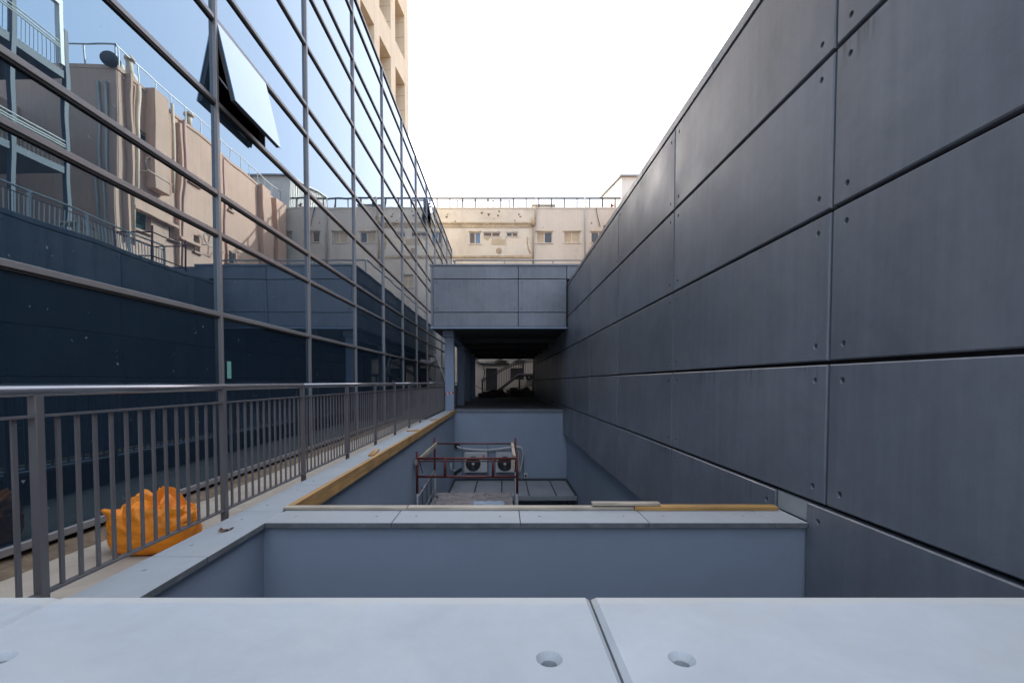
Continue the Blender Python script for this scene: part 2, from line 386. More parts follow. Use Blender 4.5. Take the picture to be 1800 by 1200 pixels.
box('filler_block', WX + .012, WX + .055, 3.575, 3.955, .0, joints_z[1] - .015, 'coping', annex, .003)
for k in range(-2, 14):
    box('cap', WX - .004, WX + .5, k * 2.6 + .1, k * 2.6 + 2.694, 4.632, 4.745, 'panel', annex, .006)
box('roof', WX + .45, 9, -6, 36.6, 4.62, 4.7, 'floor', annex)

# railing along its roof edge (seen mirrored in the glass)
rx = 3.4
rr = thing('roof_railing', 'grey metal balustrade on the roof edge of the dark panel building, mirrored in the glass', 'railing', (rx, 9, 4.7))
Y0, Y1 = 1.0, 15.6
for z, nm in ((5.7, 'handrail'), (5.560, 'top_rail'), (4.8, 'bottom_rail')):
    tube(nm, [(rx, Y0, z), (rx, Y1, z)], .03 if nm == 'handrail' else .014, 'white_metal' if nm == 'handrail' else 'rail_paint', rr)
nb = 0
y = Y0
while y <= Y1 + .01:
    post = nb % 12 == 0
    if post: box('post', rx - .03, rx + .03, y - .03, y + .03, 4.705, 5.7, 'white_metal', rr)
    else: box('baluster', rx - .009, rx + .009, y - .009, y + .009, 4.8, 5.560, 'white_metal', rr)
    nb += 1; y += .1216
rs = thing('scaffold_frame', 'rusty red scaffold frame standing on the roof behind the balustrade, mirrored in the glass', 'scaffold', (3.9, 15.7, 4.7))
for yy in (14.9, 16.5):
    for xx in (3.3, 4.5): tube('upright', [(xx, yy, 4.7), (xx, yy, 6.15)], .03, 'red_paint', rs)
for z in (5.2, 5.95):
    for xx in (3.3, 4.5): tube('rail', [(xx, 14.9, z), (xx, 16.5, z)], .022, 'red_paint', rs)
    for yy in (14.9, 16.5): tube('rail', [(3.3, yy, z), (4.5, yy, z)], .022, 'red_paint', rs)
wr = thing('wooden_rack', 'small white timber rack on the roof behind the balustrade, mirrored in the glass', 'rack', (4.5, 13.7, 4.7))
for yy in (13.4, 13.95):
    for xx in (4.3, 4.8): box('leg', xx - .03, xx + .03, yy - .03, yy + .03, 4.7, 5.7, 'timber_pale', wr)
for z in (5.0, 5.35, 5.68): box('shelf', 4.25, 4.85, 13.33, 14.02, z, z + .03, 'timber_pale', wr)

# ================================================================== LEFT: GLASS BUILDING
gb = thing('glass_building', 'glass curtain wall building with grey mullions reflecting sky and cream houses', 'building', (-8, 18, -.7))
mods = [6.48 + 2.985 * k for k in range(-3, 11)]
trs = [-.27, 2.05, 3.18, 3.74, 4.99, 6.13, 6.72, 7.95, 9.10, 9.72, 10.92, 11.5]
yA, yB = mods[0], mods[-1]
def pane(parent, y0, y1, z0, z1, x=GX - .02, name='pane', t=.012, m='glass'):
    o = box(name, x - t / 2, x + t / 2, y0 + .006, y1 - .006, z0 + .006, z1 - .006, m, parent)
    return o
SASH = {(3, 4): 1.32, (9, 9): 1.4}          # (column, row) -> sash width
for i in range(len(mods) - 1):
    for j in range(len(trs) - 1):
        y0, y1, z0, z1 = mods[i], mods[i + 1], trs[j], trs[j + 1]
        if (i, j) in SASH:
            w_ = SASH[(i, j)]
            pane(gb, y0 + w_ + .02, y1, z0, z1); continue
        o = pane(gb, y0, y1, z0, z1, m='glass_low' if j == 0 else 'glass')
        o.rotation_euler = (0, random.uniform(-.0016, .0016), random.uniform(-.0016, .0016))
for y in mods: box('mullion', GX - .14, GX + .035, y - .025, y + .025, trs[0] - .08, trs[-1] + .03, 'frame', gb, .004)
for j, z in enumerate(trs):
    for i in range(len(mods) - 1):
        h = .045 if j not in (0,) else .05
        box('transom', GX - .12, GX + .026, mods[i] + .026, mods[i + 1] - .026, z - h * .6, z + h * .75, 'frame', gb, .004)
        if j: box('under_strip', GX - .10, GX + .012, mods[i] + .026, mods[i + 1] - .026, z - h * .6 - .024, z - h * .6 - .001, 'black', gb)  # black strip along the underside of each transom
box('roof', -30, GX - .15, yA, yB, 11.2, 11.48, 'interior', gb)
for z in (3.2, 6.16, 9.12): box('floor_slab', -9, GX - .16, yA, yB, z + .05, z + .5, 'interior', gb)
box('ground_slab', -9, GX - .15, yA, yB, -.74, -.36, 'interior', gb)
box('inner_wall', -9.3, -9, yA, yB, -.7, 11.2, 'interior', gb)
for yy in (yA, yB): box('end_wall', -9, GX - .15, yy - .1, yy + .1, -.35, 11.2, 'interior', gb)
for k in range(7): box('column', -5.6, -5.1, 8.3 + 4.9 * k, 8.8 + 4.9 * k, -.36, 3.25, 'interior_column', gb)
box('spandrel_board', -4.75, -4.7, 6.7, 11.6, 2.1, 3.15, 'interior_green', gb)
box('sticker', GX + .0, GX + .003, 6.62, 6.72, 1.15, 1.4, 'sticker', gb)
for (i, j), w_ in SASH.items():               # top-hung sashes standing open
    y0, z0, z1 = mods[i] + .035, trs[j] + .03, trs[j + 1] - .03
    y1 = mods[i] + w_; H = z1 - z0; ang = math.atan(.24 / H)
    if i == 3: box('frame_post', GX - .1, GX + .0, y1 + .002, y1 + .018, z0, z1, 'frame_dark', gb)
    s = thing('window_sash', 'x', 'x', (GX + .02, (y0 + y1) / 2, z1)); del s['label'], s['category']
    s.parent = gb; s.location = Vector((GX + .02, (y0 + y1) / 2, z1)) - WORLD[gb.name]; s.rotation_euler = (0, -ang, 0)
    WORLD[s.name] = Vector((0, 0, 0))
    L = y1 - y0
    for a, b, c, d in ((-L / 2, L / 2, -H, -H + .05), (-L / 2, L / 2, -.05, 0), (-L / 2, -L / 2 + .05, -H + .05, -.05), (L / 2 - .05, L / 2, -H + .05, -.05)):
        box('sash_frame', -.06, -.008, a, b, c, d, 'frame_dark', s, local=True)
    box('pane', -.006, .008, -L / 2 - .01, L / 2 + .01, -H - .015, .0, 'glass', s, local=True)
    for q in (-1, 1):
        yy = (y0 + y1) / 2 + q * (L / 2 - .07)
        tube('stay_arm', [(GX - .06, yy, z0 + .45), (GX + .11, yy, z0 + .22)], .012, 'grey_metal', gb, 6)

# ================================================================== TOWER BEHIND THE GLASS BUILDING
tw = thing('concrete_tower', 'tall sand coloured tower with a deep grid of fins above the glass', 'tower', (-6.04, 30, -.7), rotz=-math.atan(.121))
PZ = .7
FS, NF = 2.42, 7
for k in range(NF): box('fin', -1.5, 0, -k * FS - .72, -k * FS, 9 + PZ, 46, 'tower', tw, .02, local=True)
bz = [21.3 + 4.2 * k - 1.5 for k in range(-3, 6)]
for k in range(NF - 1):
    for z in bz: box('beam', -1.45, -.012, -(k + 1) * FS + .003, -k * FS - .723, z + PZ, z + 1.5 + PZ, 'tower', tw, .01, local=True)
    for q, z in enumerate(bz[:-1]):
        box('window', -1.42, -1.36, -(k + 1) * FS + .05, -k * FS - .75, z + 1.5 + PZ, z + 4.2 + PZ, 'window_glass', tw, local=True)
    # courses of stone facing show on the jambs
    for z in [11 + .9 * q for q in range(38)]:
        box('stone_joint', -1.35, -.03, -k * FS - .7225, -k * FS - .7175, z + PZ, z + .022 + PZ, 'band', tw, local=True)
box('core', -16, -1.5, -NF * FS, 0, 9 + PZ, 46, 'tower', tw, local=True)
box('podium', -16, -3.6, -NF * FS, -.1, 0, 9 + PZ, 'interior', tw, local=True)

# ================================================================== COURTYARD WALLS
lw = thing('courtyard_side_wall', 'blue grey rendered retaining wall with pale coping under the long railing', 'wall', (-2.05, 9, -5))
box('wall', -2.2, -1.9, .6, 18.0, -5, -.042, 'plaster', lw)
box('dark_strip', -2.213, -2.2, .6, 18.0, -.399, -.043, 'near_black', lw)  # near-black strip added so the wall mirrors dark in the glass
mapT = lambda u, q, w_: (u, q, w_)
ys = [.85, 1.84, 2.834] + [3.83 + 1.0 * k for k in range(0, 15)]
for a, b in zip(ys, ys[1:]):
    b = min(b, 18.0)
    if b - a < .05: continue
    if abs(a - 2.834) < .01: b = 3.83
    inner = -1.86 if b < 3.9 else -1.872
    W, L = inner + 2.22, b - a - .006
    hs = [(W * .33, .2), (W * .33, L - .2)] if L > .6 else []
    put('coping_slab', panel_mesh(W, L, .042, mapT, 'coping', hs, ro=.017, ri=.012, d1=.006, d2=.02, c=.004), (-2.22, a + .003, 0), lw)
cw = thing('courtyard_cross_wall', 'low blue grey cross wall with pale coping spanning the courtyard', 'wall', (.2, 3.75, -5))
box('wall', -1.9, WX + .17, 3.58, 3.9, -5, -.042, 'plaster', cw)
xs = [-1.86, -.868, .142, 1.155, 2.14, WX - .003]
for a, b in zip(xs, xs[1:]):
    L = b - a - .005
    hs = [(.16, .17), (L - .16, .17)] if L > .5 else []
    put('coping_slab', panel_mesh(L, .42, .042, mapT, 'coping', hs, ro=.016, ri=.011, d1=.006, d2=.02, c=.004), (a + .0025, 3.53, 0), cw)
bw = thing('courtyard_end_wall', 'blue grey rendered wall below the passage carrying two air conditioners', 'wall', (.3, 18.15, -5))
box('wall', -2.2, WX + .17, 18.0, 18.3, -5, -.1, 'plaster', bw)
box('coping_slab', -1.95, WX + .1, 17.96, 18.5, -.1, .02, 'panel', bw, .008)

# timbers on the walls
def plank(name, x0, x1, y0, y1, z0, z1, m, label, rz=0, group=None):
    o = box(name, x0, x1, y0, y1, z0, z1, m, None, .004, label=label, cat='timber', group=group); o.rotation_euler.z = rz; return o
for i, (a, b) in enumerate(((3.93, 7.9), (7.91, 11.6), (11.62, 15.0), (15.02, 17.9))):
    lab = ['long timber beam starting at the corner of the cross wall, along the side wall coping', 'second timber beam from the cross wall along the side wall coping',
           'third timber beam from the cross wall along the side wall coping', 'last timber beam along the side wall coping, ending by the blue column'][i]
    plank('timber_beam', -1.871, -1.818, a, b, -.125 + .004 * i, .03 - .004 * i, 'timber', lab)
plank('timber_offcut', -2.02, -1.93, 6.7, 7.25, .001, .03, 'timber', 'short loose timber offcut lying on the side wall coping near its first beam', .12)
plank('timber_offcut', -2.0, -1.93, 10.0, 10.35, .001, .03, 'timber', 'small timber scrap lying halfway along the side wall coping', -.9)
plank('timber_offcut', -1.99, -1.93, 13.0, 13.3, .001, .03, 'timber', 'timber scrap lying on the side wall coping next to the third beam', -.8)
xq = [-1.87, -.83, .83, 1.38]
labs = ['pale flat board on the cross wall coping, next to the side wall', 'long pale flat board in the middle of the cross wall coping']
plank('timber_board', -1.88, -.822, 3.865, 3.945, .001, .026, 'timber_x', labs[0])
plank('timber_board', -.816, 1.13, 3.865, 3.945, .001, .026, 'timber_x', labs[1])
plank('timber_board', 1.135, 2.36, 3.855, 3.945, .001, .034, 'timber_orange', 'orange stained board on the cross wall coping against the dark panels')
plank('timber_board', .775, 1.36, 3.875, 3.945, .035, .06, 'timber_x', 'short grey board laid on top of two longer boards on the cross wall', -.012)

# ================================================================== FOREGROUND PARAPET
pp = thing('parapet', 'broad pale concrete parapet with countersunk bolt holes at the near end of the courtyard', 'wall', (0, .75, -.4))
SZ = CAMZ - .49
box('wall', -4, WX + .06, .62, .95, -5, SZ - .053, 'plaster', pp)
sx = [-3.43, -2.22, -1.01, .2008, 1.411, WX - .02]
hy = ray(972, 1157); hy = hy.y / -hy.z * .49
for a, b in zip(sx, sx[1:]):
    L = b - a - .005
    put('coping_slab', panel_mesh(L, .62, .05, mapT, 'slab', [(x, z) for x in (.115, L - .115) for z in (hy - .41, .12) if L > .5], ro=.024, ri=.0145, d1=.012, d2=.035, c=.010), (a + .0025, .41, SZ), pp)

# ================================================================== WALKWAY RAILING
RX = -2.30
rl = thing('walkway_railing', 'long dark grey metal balustrade with round handrail beside the glass wall', 'railing', (RX, 9, -.4))
posts = [2.241 + 1.497 * k for k in range(-1, 17)]
bal = box_mesh(.012, .022, .885, 'rail_paint')
for i, y in enumerate(posts):
    box('post', RX - .022, RX + .022, y - .022, y + .022, -.40, 1.035, 'rail_paint', rl, .003)
    if i + 1 < len(posts):
        y1 = posts[i + 1]
        box('top_rail', RX - .02, RX + .02, y + .0225, y1 - .0225, .925, .937, 'rail_paint', rl)
        box('bottom_rail', RX - .02, RX + .02, y + .0225, y1 - .0225, .038, .05, 'rail_paint', rl)
        for q in range(1, 14): put('baluster', bal, (RX, y + (y1 - y) * q / 14, .4876), rl)
for i in range(0, len(posts) - 1, 3):
    a = posts[i] + .012; b = posts[min(i + 3, len(posts) - 1)] + .004
    tube('handrail', [(RX, a, 1.056), (RX, b, 1.056)], .027, 'handrail', rl, 16)

# ================================================================== ORANGE BAG
def make_bag():
    bg_ = thing('rubble_bag', 'bright orange woven bag with handles slumped on the walkway behind the railing', 'bag', (-3.16, 4.12, -.4))
    bm = bmesh.new(); N = 64; rows = []
    prof = [(-1.0, .40), (-.8, .455), (-.45, .49), (-.15, .515), (.03, .485), (.16, .565), (.35, .535), (.6, .47), (.85, .40), (1.0, .34)]
    def sil(q):
        for (a0, h0), (a1, h1) in zip(prof, prof[1:]):
            if q <= a1: f = (q - a0) / (a1 - a0); f = f * f * (3 - 2 * f); return h0 + (h1 - h0) * f
        return prof[-1][1]
    for i in range(29):
        t = i / 28; row = []
        for q in range(N):
            th = 2 * math.pi * q / N; cx, sx_ = math.cos(th), math.sin(th)
            s_, f_ = math.cos(th - .66), -math.sin(th - .66)
            e = 2.5; base = (abs(cx) ** e + abs(sx_) ** e) ** (-1 / e)
            rim = sil(s_) - (.09 if f_ > 0 else .02) * abs(f_) ** 1.5 + (.13 * noise.noise(Vector((s_ * 2.3, 1.7, f_ * .6))) if f_ > 0 else 0) * abs(f_)
            body = .20 + .05 * noise.noise(Vector((cx * 1.3, sx_ * 1.3, 4)))
            if t < .12: u = t / .12; k = .78 + .22 * math.sin(u * math.pi / 2); z = .07 * (1 - math.cos(u * math.pi / 2))
            elif t < .45: u = (t - .12) / .33; k = 1.0 + .035 * math.sin(u * math.pi); z = .07 + (body - .07) * u
            elif t < .82: u = (t - .45) / .37; k = 1.0 - .17 * u ** 1.6; z = body + (rim - body) * u
            else: u = (t - .82) / .18; k = .83 - .63 * u; z = rim - .13 * math.sin(u * math.pi / 2) + .02 * math.sin(u * 9 + th * 3)
            amp = min(1, max(0, (t - .34) / .3))
            swirl = th * 5 + 3.5 * t + 2.0 * noise.noise(Vector((cx * 1.2, sx_ * 1.2, t * 2)))
            fold = amp * (.035 * math.sin(swirl) + .07 * noise.noise(Vector((cx * 1.9, sx_ * 1.9, t * 2.6 + 1))))
            fold += .02 * noise.noise(Vector((cx * 2.4, sx_ * 2.4, t * 4 + 3)))
            kk = base * k * (1 + fold)
            z += amp * .035 * noise.noise(Vector((cx * 2.6, sx_ * 2.6, 9 + t * 2)))
            dth = math.atan2(math.sin(th - 3.75), math.cos(th - 3.75))
            kk += .27 * math.exp(-(dth / .2) ** 2) * math.exp(-((t - .8) / .11) ** 2)      # flap sticking out at a corner
            row.append(bm.verts.new((cx * kk * .375, sx_ * kk * .335, max(z, .002))))
        rows.append(row)
    for A, B in zip(rows, rows[1:]):
        for q in range(N): bm.faces.new((A[q], A[(q + 1) % N], B[(q + 1) % N], B[q]))
    bm.faces.new(rows[0][::-1]); bm.faces.new(rows[-1])
    bmesh.ops.subdivide_edges(bm, edges=bm.edges[:], cuts=1, use_grid_fill=True, smooth=1.0)
    for v in bm.verts:
        c = v.co; f = .18 + .82 * min(1, max(0, (c.z - .15) / .14))
        w2 = Vector((c.x * 5 + c.z * 4, c.y * 5 - c.z * 3, c.z * 5)); cr = 1.5 * abs(noise.noise(w2)) + .7 * abs(noise.noise(w2 * 2.1 + Vector((5, 1, 2)))) + .25 * abs(noise.noise(c * 24))
        n = Vector((c.x, c.y, .2)).normalized(); v.co = c + n * (.05 * f * (cr - .45)) + Vector((0, 0, .008 * f * (cr - .4))) - n * .004 * noise.noise(Vector((c.x * 8, c.y * 8, c.z * 40)))
    put('sack', finish(bm, 'bag', 'bag', True), (-3.16, 4.12, -.397), bg_)
    def strap(name, pts, wd, m):
        bm = bmesh.new(); rows = []
        for i, p in enumerate(pts):
            p = Vector(p); a = Vector(pts[max(0, i - 1)]); b = Vector(pts[min(len(pts) - 1, i + 1)]); d = (b - a).normalized()
            s = d.cross(Vector((.3, -1, .2))).normalized() * wd
            nn = d.cross(s).normalized() * .006
            rows.append([bm.verts.new(p + s + nn), bm.verts.new(p - s + nn), bm.verts.new(p - s - nn), bm.verts.new(p + s - nn)])
        for A, B in zip(rows, rows[1:]):
            for q in range(4): bm.faces.new((A[q], A[(q + 1) % 4], B[(q + 1) % 4], B[q]))
        bm.faces.new(rows[0]); bm.faces.new(rows[-1][::-1])
        bmesh.ops.subdivide_edges(bm, edges=bm.edges[:], cuts=1, use_grid_fill=True, smooth=1.0)
        put(name, finish(bm, 'strap', m, False), (-3.16, 4.12, -.397), bg_)
    def im(sx2, f2, h): # sideways, towards the camera, up
        return (.79 * sx2 + .61 * f2, .61 * sx2 - .79 * f2, h)
    strap('handle', [im(-.25, .16, .36), im(-.235, .17, .46), im(-.18, .17, .515), im(-.09, .16, .53), im(-.02, .17, .49), im(.01, .2, .40)], .028, 'bag')
    strap('handle', [im(-.02, -.02, .40), im(.03, .0, .50), im(.07, .02, .555), im(.14, .02, .53), im(.2, .04, .46), im(.23, .06, .38)], .035, 'bag')
make_bag()
bpy.data.objects['rubble_bag'].scale = (.86, .86, .93)
for i, (x, y, a) in enumerate(((-2.06, 3.33, .3), (-2.03, 3.36, 1.4), (-2.09, 3.35, 2.2), (-2.045, 3.31, .9))):
    bm = bmesh.new()
    vs = [bm.verts.new((.028 * math.cos(q) * (1 if abs(math.cos(q)) < .9 else 1.5), .013 * math.sin(q), .004 + .006 * math.sin(q * 2 + i))) for q in [k * math.pi / 4 for k in range(8)]]
    bm.faces.new(vs)
    me = finish(bm, 'leaf', 'leaf_litter')
    put('dead_leaf', me, (x, y, .003 + i * .001), rot=(0, .1, a), label='dry brown leaf in a small cluster on the side wall coping', cat='leaf', group='dry leaves on the coping')

# ================================================================== BRIDGE BLOCK
BY, BZ0, BZ1 = 16.8, onY(870, 577, 16.8).z, onY(870, 464, 16.8).z
BX0 = onY(757, 520, BY).x
br = thing('bridge_block', 'dark grey panel clad upper storey on blue columns bridging the end of the courtyard', 'building', (0, 26, -.1))
box('core', BX0 + .08, WX + .1, BY + .07, 36.6, BZ0 + .06, BZ1 - .06, 'backing', br)
jz = [BZ0 + .055, onY(870, 549, BY).z, onY(870, 490.5, BY).z, BZ1 - .07]
jx = [onY(761, 520, BY).x, onY(911, 520, BY).x, onY(996, 520, BY).x, 6.2]
mapF = lambda u, q, w_: (u, -w_, q)
for r in range(3):
    for k in range(3):
        if k == 2 and r < 2: continue
        a, b, z0, z1 = jx[k] + .009, jx[k + 1] - .009, jz[r] + .012, jz[r + 1] - .012
        L, H = b - a, z1 - z0
        hs = [(x, z) for x in (.13, L - .13) for z in (.12, H - .12)] if H > .6 else []
        put('panel', panel_mesh(L, H, .055, mapF, 'panel', hs, ro=.026, ri=.022, d1=.004, d2=.03, c=.008, key='f'), (a, BY, z0), br)
mapL = lambda u, q, w_: (w_, u, q)
for r in range(3):
    for k in range(6):
        a = BY + .06 + 3.28 * k; L, H = 3.265, jz[r + 1] - jz[r] - .024
        put('panel', panel_mesh(L, H, .055, lambda u, q, w_: (-w_, u, q), 'panel', [], c=.008, key='l'), (BX0 + .02, a, jz[r] + .012), br)
box('corner_trim', BX0 + .0, jx[0] - .004, BY - .004, BY + .056, BZ0 + .05, BZ1 - .08, 'panel', br, .006)
for a, b in ((BX0 - .03, jx[1] - .01), (jx[1] - .004, 3.2)):
    box('cap', a, b, BY - .03, BY + .45, BZ1 - .075, BZ1, 'panel', br, .006)
box('cap', BX0 - .03, BX0 + .4, BY + .455, 36.6, BZ1 - .075, BZ1, 'panel', br, .006)
box('roof', BX0 + .4, 6.2, BY + .45, 36.6, BZ1 - .12, BZ1 - .08, 'floor', br)
box('drip_edge', BX0 - .02, WX - .01, BY - .02, BY + .1, BZ0 - .01, BZ0 + .048, 'column_paint', br, .006)
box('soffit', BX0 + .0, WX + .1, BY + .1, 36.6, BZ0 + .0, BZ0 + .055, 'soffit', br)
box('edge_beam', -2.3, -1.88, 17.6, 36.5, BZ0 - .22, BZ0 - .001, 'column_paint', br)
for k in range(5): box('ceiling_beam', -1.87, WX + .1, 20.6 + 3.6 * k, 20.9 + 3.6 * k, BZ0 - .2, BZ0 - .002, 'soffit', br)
for k, y in enumerate((17.85, 22.6, 27.2, 31.8)):
    box('column', -2.25, -1.90, y, y + .34, -.1, BZ0 - .222, 'column_paint', br, .012)
rb = onY(870, 457.5, 20).z
tube('roof_bar', [(onY(800, 457, 20).x, 20, rb), (4.5, 20, rb)], .03, 'grey_metal', br)
for x in (onY(800, 457, 20).x, .1, 2.2, 4.2): box('bar_post', x - .025, x + .025, 19.98, 20.02, BZ1 - .1, rb - .03, 'grey_metal', br)
tube('roof_bar', [(BX0 + .5, 20, rb), (BX0 + .5, 36, rb)], .03, 'grey_metal', br)
tp = thing('warning_tape', 'red and white warning tape tied round the first blue column', 'tape', (-2.08, 18.0, .6))
for k in range(5): box('stripe', -2.254 + .071 * k, -2.184 + .071 * k, 17.843, 17.847, .60 + .012 * k, .67 + .012 * k, 'red' if k % 2 == 0 else 'white_paint', tp)
box('band', -2.256, -1.894, 17.8475, 18.196, .6, .605, 'white_paint', tp)
ps = thing('leaning_strut', 'white metal bar leaning between the first two blue columns', 'bar', (-2.6, 21, 0))
tube('bar', [(-3.0, 20.6, 2.35), (-2.2, 20.9, .0)], .035, 'white_paint', ps)

# ================================================================== AIR CONDITIONERS, PIPES, CANOPY
def aircon(loc, label, logo, wid=.90, hei=.80, group=None):
    x, y, z = loc
    t = thing('air_conditioner', label, 'air conditioner', loc, group)
    box('casing', x - wid / 2, x + wid / 2, y - .34, y, z + .03, z + hei, 'ivory', t, .015)
    fx, fz, r = x - .1, z + hei * .47, .29
    bm = bmesh.new(); tube_into(bm, [(0, 0, 0), (0, -.02, 0)], [r, r], 32); g = put('fan_opening', finish(bm, 'disc', 'black'), (fx, y - .3405, fz), t)
    bm = bmesh.new()
    for rr_ in (.08, .13, .18, .23, .28):
        pts = [(rr_ * math.cos(q * math.pi / 12), 0, rr_ * math.sin(q * math.pi / 12)) for q in range(25)]; tube_into(bm, pts, .0035, 4)
    for q in range(12):
        an = q * math.pi / 6; tube_into(bm, [(.05 * math.cos(an), 0, .05 * math.sin(an)), (.29 * math.cos(an + .35), 0, .29 * math.sin(an + .35))], .0035, 4)
    put('grille', finish(bm, 'grille', 'dark_metal'), (fx, y - .37, fz), t)
    for q in range(3):
        an = q * 2 * math.pi / 3 + .4
        pl = [(.05 * math.cos(an - .5), .05 * math.sin(an - .5)), (.25 * math.cos(an - .15), .25 * math.sin(an - .15)), (.26 * math.cos(an + .4), .26 * math.sin(an + .4)), (.06 * math.cos(an + .6), .06 * math.sin(an + .6))]
        prism('fan_blade', pl, .004, 'dark_metal', t, loc=(fx, y - .3655, fz))
    bm = bmesh.new(); tube_into(bm, [(0, 0, 0), (0, -.02, 0)], [.055, .05], 16); put('hub', finish(bm, 'hub', 'ivory'), (fx, y - .3655, fz), t)
    if logo:
        bm = bmesh.new(); tube_into(bm, [(0, 0, 0), (0, -.006, 0)], [.05, .05], 20); lo = put('logo_disc', finish(bm, 'logo', 'red'), (x + wid / 2 - .14, y - .341, z + hei - .13), t)
        bm = bmesh.new(); tube_into(bm, [(.033 * math.cos(q * .28 + 1.6), 0, .033 * math.sin(q * .28 + 1.6)) for q in range(17)], .003, 4)
        tube_into(bm, [(-.006, 0, .014), (-.006, 0, -.014), (.006, 0, -.014)], .003, 4); tube_into(bm, [(.036, 0, 0), (.012, 0, 0)], .003, 4)
        put('logo_mark', finish(bm, 'mark', 'white_paint'), (x + wid / 2 - .14, y - .3485, z + hei - .13), lo)
    box('service_cover', x + wid / 2 + .001, x + wid / 2 + .03, y - .26, y - .08, z + .1, z + .42, 'ivory', t, .006)
    for q in (-.3, .3): box('bracket', x + q - .02, x + q + .02, y - .42, y + .02, z - .02, z + .029, 'dark_metal', t)
    return t
W0 = 17.98
pa = onY(836.5, 831, 17.7); pb = onY(892, 831, 17.7)
aircon((pa.x, W0, pa.z), 'white air conditioner with a red round logo on the blue grey end wall', True)
aircon((pb.x, W0, pb.z), 'white air conditioner without logo beside the other unit on the end wall', False)
pp_ = lambda x, y: tuple(onY(x, y, 17.88))
pt = thing('insulated_pipe', 'pale lagged refrigerant pipe sagging above the two air conditioners', 'pipe', tuple(onY(860, 790, 17.9)))
tube('run', [pp_(803, 784), pp_(808, 787), pp_(822, 789), pp_(840, 790.5), pp_(856, 791), pp_(872, 789.5), pp_(890, 787), pp_(905, 785), pp_(914, 785.5), pp_(918, 789), pp_(919.5, 797), pp_(918, 812), pp_(914, 826), pp_(910, 834)], .045, 'insulation', pt, 10)
bm = bmesh.new(); tube_into(bm, [(0, 0, 0), (0, -.03, 0)], [.12, .12], 16)
put('wall_sleeve', finish(bm, 'sleeve', 'black'), tuple(onY(803, 783, 17.995)), pt)
so_ = onY(924, 835, 17.98)
sb = thing('socket_box', 'small grey socket box with a black cable on the end wall', 'socket', tuple(so_))
box('housing', so_.x - .08, so_.x + .08, W0 - .06, W0 + .02, so_.z - .1, so_.z + .1, 'insulation', sb, .01)
box('cover', so_.x - .035, so_.x + .035, W0 - .075, W0 - .061, so_.z - .05, so_.z + .03, 'black', sb)
tube('cable', [tuple(onY(921, 800, 17.97)), tuple(onY(919.5, 820, 17.97)), tuple(onY(920, 838, 17.97)), tuple(onY(923, 841, 17.97))], .012, 'black', sb, 6)
cz = onY(880, 843, 17.95).z
cyf = onY(880, 874, 1).copy(); d = ray(900, 872); cyf = d.y / -d.z * (CAMZ - cz)
cn = thing('canopy', 'flat grey panelled metal canopy at the foot of the end wall', 'canopy', (.3, 17.99, cz))
cxs = [-1.9, -.98, -.02, .92, 1.85, WX + .14]
for a, b in zip(cxs, cxs[1:]): box('roof_panel', a + .008, b - .008, cyf + .05, 17.8, cz - .03, cz, 'canopy', cn, .004)
for a in cxs[1:-1]: box('seam', a - .02, a + .02, cyf + .05, 17.8, cz - .02, cz + .025, 'dark_metal', cn)
box('gutter', cxs[0], cxs[-1], 17.81, 17.99, cz - .03, cz + .05, 'dark_metal', cn)
box('fascia', cxs[0], cxs[-1], cyf, cyf + .045, cz - .14, cz + .012, 'canopy', cn)
for x in (cxs[0] + .03, cxs[-1] - .03): box('side_flashing', x - .03, x + .03, cyf + .05, 17.8, cz + .001, cz + .04, 'dark_metal', cn)
for x in (-1.7, .3, 2.3): box('post', x - .04, x + .04, cyf + .1, cyf + .18, -5, cz - .03, 'dark_metal', cn)
dl = onY(785, 828, 16.5)
fl = thing('floodlight', 'black wall floodlight on an arm at the side wall near the canopy', 'lamp', (-1.9, 16.5, dl.z))
box('head', -1.78, -1.45, 16.4, 16.55, dl.z - .06, dl.z + .05, 'black', fl, .01); fl.children[0].rotation_euler = (0, -.6, 0)
tube('arm', [(-1.91, 16.5, dl.z + .1), (-1.72, 16.5, dl.z + .02)], .02, 'insulation', fl, 6)
box('junction_box', -1.91, -1.83, 16.42, 16.56, dl.z + .12, dl.z + .3, 'ivory', fl, .01)

# ================================================================== SCAFFOLD IN THE COURTYARD
SY0, SY1 = 9.7, 12.05
xl = onY(733, 800, SY0).x; xr = onY(909, 800, SY0).x
sf = thing('mobile_scaffold', 'dark red tubular scaffold tower standing down in the courtyard', 'scaffold', ((xl + xr) / 2, 10.9, -5))
zt = onY(733, 797, SY0).z; z1 = onY(800, 805.5, SY0).z; z2 = onY(800, 837.5, SY0).z
xlf, xrf = onY(764, 800, SY1).x, onY(906, 800, SY1).x
zc = {SY0: -1.35, SY1: -1.5}
for (x, y) in ((xl, SY0), (xr, SY0), (xlf, SY1), (xrf, SY1)):
    tube('upright', [(x, y, -1.3), (x, y, zt + .04)], .028, 'red_paint', sf); tube('standard', [(x, y, -5), (x, y, -1.29)], .03, 'steel_scaffold', sf)
for y, a, b in ((SY0, xl, xr), (SY1, xlf, xrf)):
    for z in (z1, z2):
        if y == SY1 and z == z2: continue
        tube('rail', [(a, y, z), (b, y, z)], .026 if y == SY0 else .02, 'red_paint', sf)
    for f in (.28, .76) if y == SY0 else (.34, .66):
        x = a + (b - a) * f; tube('spindle', [(x, y, z2 if y == SY0 else z1 - .9), (x, y, z1)], .03 if y == SY0 else .008, 'red_paint' if y == SY0 else 'dark_metal', sf)
tube('rail', [(xl, SY0, z1 - .06), (xr, SY0, z1 - .06)], .012, 'red_paint', sf)
for z in (z2 - .12, z2 - .62, z2 - 1.1): tube('side_rail', [(xl, SY0, z - .35), (xlf, SY1, z - .2)], .024, 'steel_scaffold', sf)
